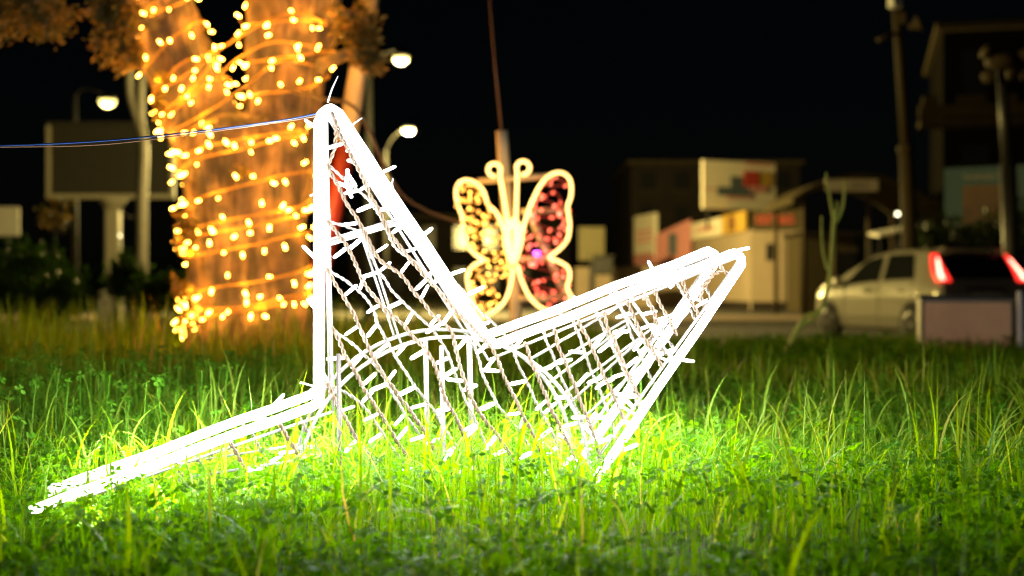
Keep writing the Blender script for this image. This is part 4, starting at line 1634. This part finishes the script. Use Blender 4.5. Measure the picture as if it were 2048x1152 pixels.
    d = 62
    P, Q = px2(1157, d), px2(1209, d)
    t = thing('yellow_sign', 'dim yellow upright sign just right of the butterfly', 'sign', (P[0], d, ROADZ))
    plate(P, Q, 0, 1, 1.5, 2.95, 0, .15).build('panel', MAT['sign_yellow_dim'], t)
    MB().tube([on(P, Q, .5, ROADZ, -.2), on(P, Q, .5, 2, -.2)], .09, 8).build('post', MAT['dark_metal'], t, True)
    c = at(1206, 532, 60)
    t = thing('waste_skip', 'dark skip-like bin standing by the low wall', 'bin', (c.x, 60, ROADZ))
    MB().bbox((c.x, 60, c.z), (.85, .8, .75), .06).build('body', MAT['dark_metal'], t)
    MB().bbox((c.x, 60, c.z + .41), (.92, .86, .08), .02).build('lid', MAT['dark_metal'], t)
    for s in (-1, 1):
        MB().tube([(c.x + s * .38, 59.9, ROADZ), (c.x + s * .38, 59.9, c.z - .3)], .05, 6).build('leg', MAT['dark_metal'], t, True)


shops()


def building(name, label, x0, x1, y, depth, z1, floors, cols, wallmat, rz=0.0, balconies=False, z0=ROADZ):
    w = x1 - x0
    t = thing(name, label, 'building', (x0, y, z0), rz)
    MB().box((w / 2, depth / 2, (z1 - z0) / 2), (w, depth, z1 - z0)).build('wall', MAT[wallmat], t, local=True)
    MB().bbox((w / 2, depth / 2 - .1, z1 - z0 + .1), (w + .5, depth + .5, .25), .04).build('cornice', MAT['stone_trim'], t, local=True)
    fh = (z1 - z0) / floors
    for f in range(floors):
        for c in range(cols):
            cx = w * (c + .5) / cols
            cz = fh * (f + .52)
            o = MB().box((cx, -.01, cz), (w / cols * .42, .06, fh * .55)).build('window', MAT['window'], t, local=True)
            MB().bbox((cx, -.06, cz - fh * .29), (w / cols * .5, .16, .08), .01).build('sill', MAT['stone_trim'], o, local=True)
        if balconies and f > 0:
            zb = fh * f
            b = MB().bbox((w / 2 - .4, -.6, zb), (w + .8, 1.2, .22), .04).build('balcony', MAT['stone_trim'], t, local=True)
            MB().bbox((w / 2 - .4, -1.12, zb + .34), (w + .8, .14, .40), .03).build('parapet', MAT['stone_trim'], b, local=True)
            k = 0
            x = -.7
            while x < w:
                ww = (.5, .9, .5, 1.2)[k % 4]
                MB().bbox((x + ww / 2, -1.12, zb + .68), (ww, .2, .28), .03).build('block', MAT['stone_trim'], b, local=True)
                x += ww + (.55, .45, .35, .6)[k % 4]
                k += 1
    return t


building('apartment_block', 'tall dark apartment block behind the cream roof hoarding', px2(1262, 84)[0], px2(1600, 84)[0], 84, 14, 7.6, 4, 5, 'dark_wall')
building('apartment_block', 'dark apartment house with notched balcony parapets at right edge', px2(1886, 46)[0], px2(2260, 46)[0], 46, 10, 8.6, 3, 3, 'unlit_wall', rz=math.radians(-14), balconies=True)
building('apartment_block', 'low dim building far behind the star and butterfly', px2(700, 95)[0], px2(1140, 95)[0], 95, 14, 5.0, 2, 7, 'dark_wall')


def canopy():
    d = 44
    L, R = px2(1585, d), px2(1885, d)
    t = thing('curved_canopy', 'curved roof canopy with a pale name board right of the shop', 'canopy', (L[0], d, ROADZ))
    poly = []
    n = 14
    for i in range(n + 1):
        x = L[0] + (R[0] - L[0]) * i / n
        u = i / n
        poly.append((x, d, at(0, 402 - 56 * math.sin(math.pi * min(u * 1.05 + .02, 1)) ** .8, d).z))
    lower = [(x, y, z - .18) for x, y, z in reversed(poly)]
    vs, fs = [], []
    m = len(poly)
    prof = poly + lower
    MB().prism(prof, (0, 5, 0)).build('roof', MAT['stone_trim'], t)
    z = at(0, 371, d).z
    a, b = at(1650, 371, d), at(1755, 367, d)
    s = MB().bbox(((a.x + b.x) / 2, d - .06, z), (b.x - a.x, .08, .36), .01).build('name_board', MAT['sign_cream'], t)
    illegible((a.x, d - .1), (b.x, d - .1), .30, .85, z - .10, z + .10, .008, .006, 11, 1).build('lettering', MAT['sign_slate'], s)['kind'] = 'stuff'
    MB().bbox((a.x + .16, d - .105, z), (.2, .012, .24), .004).build('emblem', MAT['sign_white'], s)
    for px in (1610, 1740, 1868):
        for y in (.15, 4.8):
            x = px2(px, d)[0]
            MB().tube([(x, d + y, ROADZ), (x, d + y, at(0, 385, d).z)], .08, 8).build('post', MAT['tan_metal'], t, True)
    P, Q = px2(1600, 52), px2(1715, 52)
    w = thing('kiosk', 'dim plain kiosk with dark opening under the canopy', 'kiosk', (P[0], 52, ROADZ))
    wall_between(P, Q, ROADZ, 2.2, 2.5).build('wall', MAT['stone_trim'], w)
    plate(P, Q, .62, .98, .2, 1.6, .02, .04).build('opening', MAT['window'], w)
    MB().box(((P[0] + Q[0]) / 2, 53.2, 2.28), (Q[0] - P[0] + .3, 2.9, .12)).build('roof', MAT['dark_wall'], w)
    d = 40
    c = at(1790, 466, d)
    w = thing('awning', 'small pale slanted awning behind the silver car', 'awning', (c.x, d, ROADZ))
    MB().prism([(c.x - .45, d, c.z - .12), (c.x + .55, d, c.z + .08), (c.x + .55, d, c.z + .16), (c.x - .45, d, c.z - .04)], (0, 1.2, .1)).build('cover', MAT['sign_white'], w)
    for x in (-.4, .5):
        for yy in (.1, 1.1):
            MB().tube([(c.x + x, d + yy, ROADZ), (c.x + x, d + yy, c.z)], .03, 6).build('post', MAT['dark_metal'], w, True)
    # blue poster hoarding at the right edge
    d = 36
    P, Q = px2(1888, d), px2(2190, d - 2)
    t = thing('blue_hoarding', 'dark blue poster hoarding with a brown picture at right edge', 'billboard', (P[0], d, ROADZ))
    z0, z1 = at(0, 452, d).z, at(0, 337, d).z
    pn = plate(P, Q, 0, 1, z0, z1, 0, .12).build('panel', MAT['sign_blue'], t)
    plate(P, Q, .13, .40, z0 + .02, z1 - .45, .012, .01).build('picture', MAT['sign_brown'], pn)
    pts = []
    for i in range(60):
        u = .14 + .24 * i / 59
        q = on(P, Q, u, z1 - .25 + .07 * math.sin(i * 1.15) * (1.3 if i % 20 < 4 else .7), .02)
        pts.append(q)
    MB().tube(pts, .014, 5).build('script_lettering', MAT['sign_white'], pn, True)
    for u in (.05, .35, .65, .95):
        p = on(P, Q, u, 0, -.2)
        MB().tube([(p.x, p.y, ROADZ), (p.x, p.y, z1 - .1)], .06, 8).build('support', MAT['dark_metal'], t, True)
    # shrubs under the blue hoarding
    for k, (px, py, rx, ry, lab) in enumerate(((1900, 478, 60, 34, 'dark shrub under the left end of the blue hoarding'), (2010, 470, 75, 42, 'dark shrub under the blue hoarding beside the mast'))):
        dd = 34
        c = at(px, py, dd)
        s = dd / F
        t = thing('bush', lab, 'bush', (c.x, dd, ROADZ), group='bushes beyond the lawn')
        st = MB()
        for q in range(5):
            st.tube([(c.x, dd, ROADZ), (c.x + random.uniform(-.5, .5), dd, c.z)], [.05, .02], 6)
        st.build('stem', MAT['bark'], t, True)
        P_ = clump(c, (rx * s, .5, ry * s * 1.4), 1300, 26)
        leaf_part('foliage', P_, .14, t, MAT['leaf_unlit'], .6)


canopy()
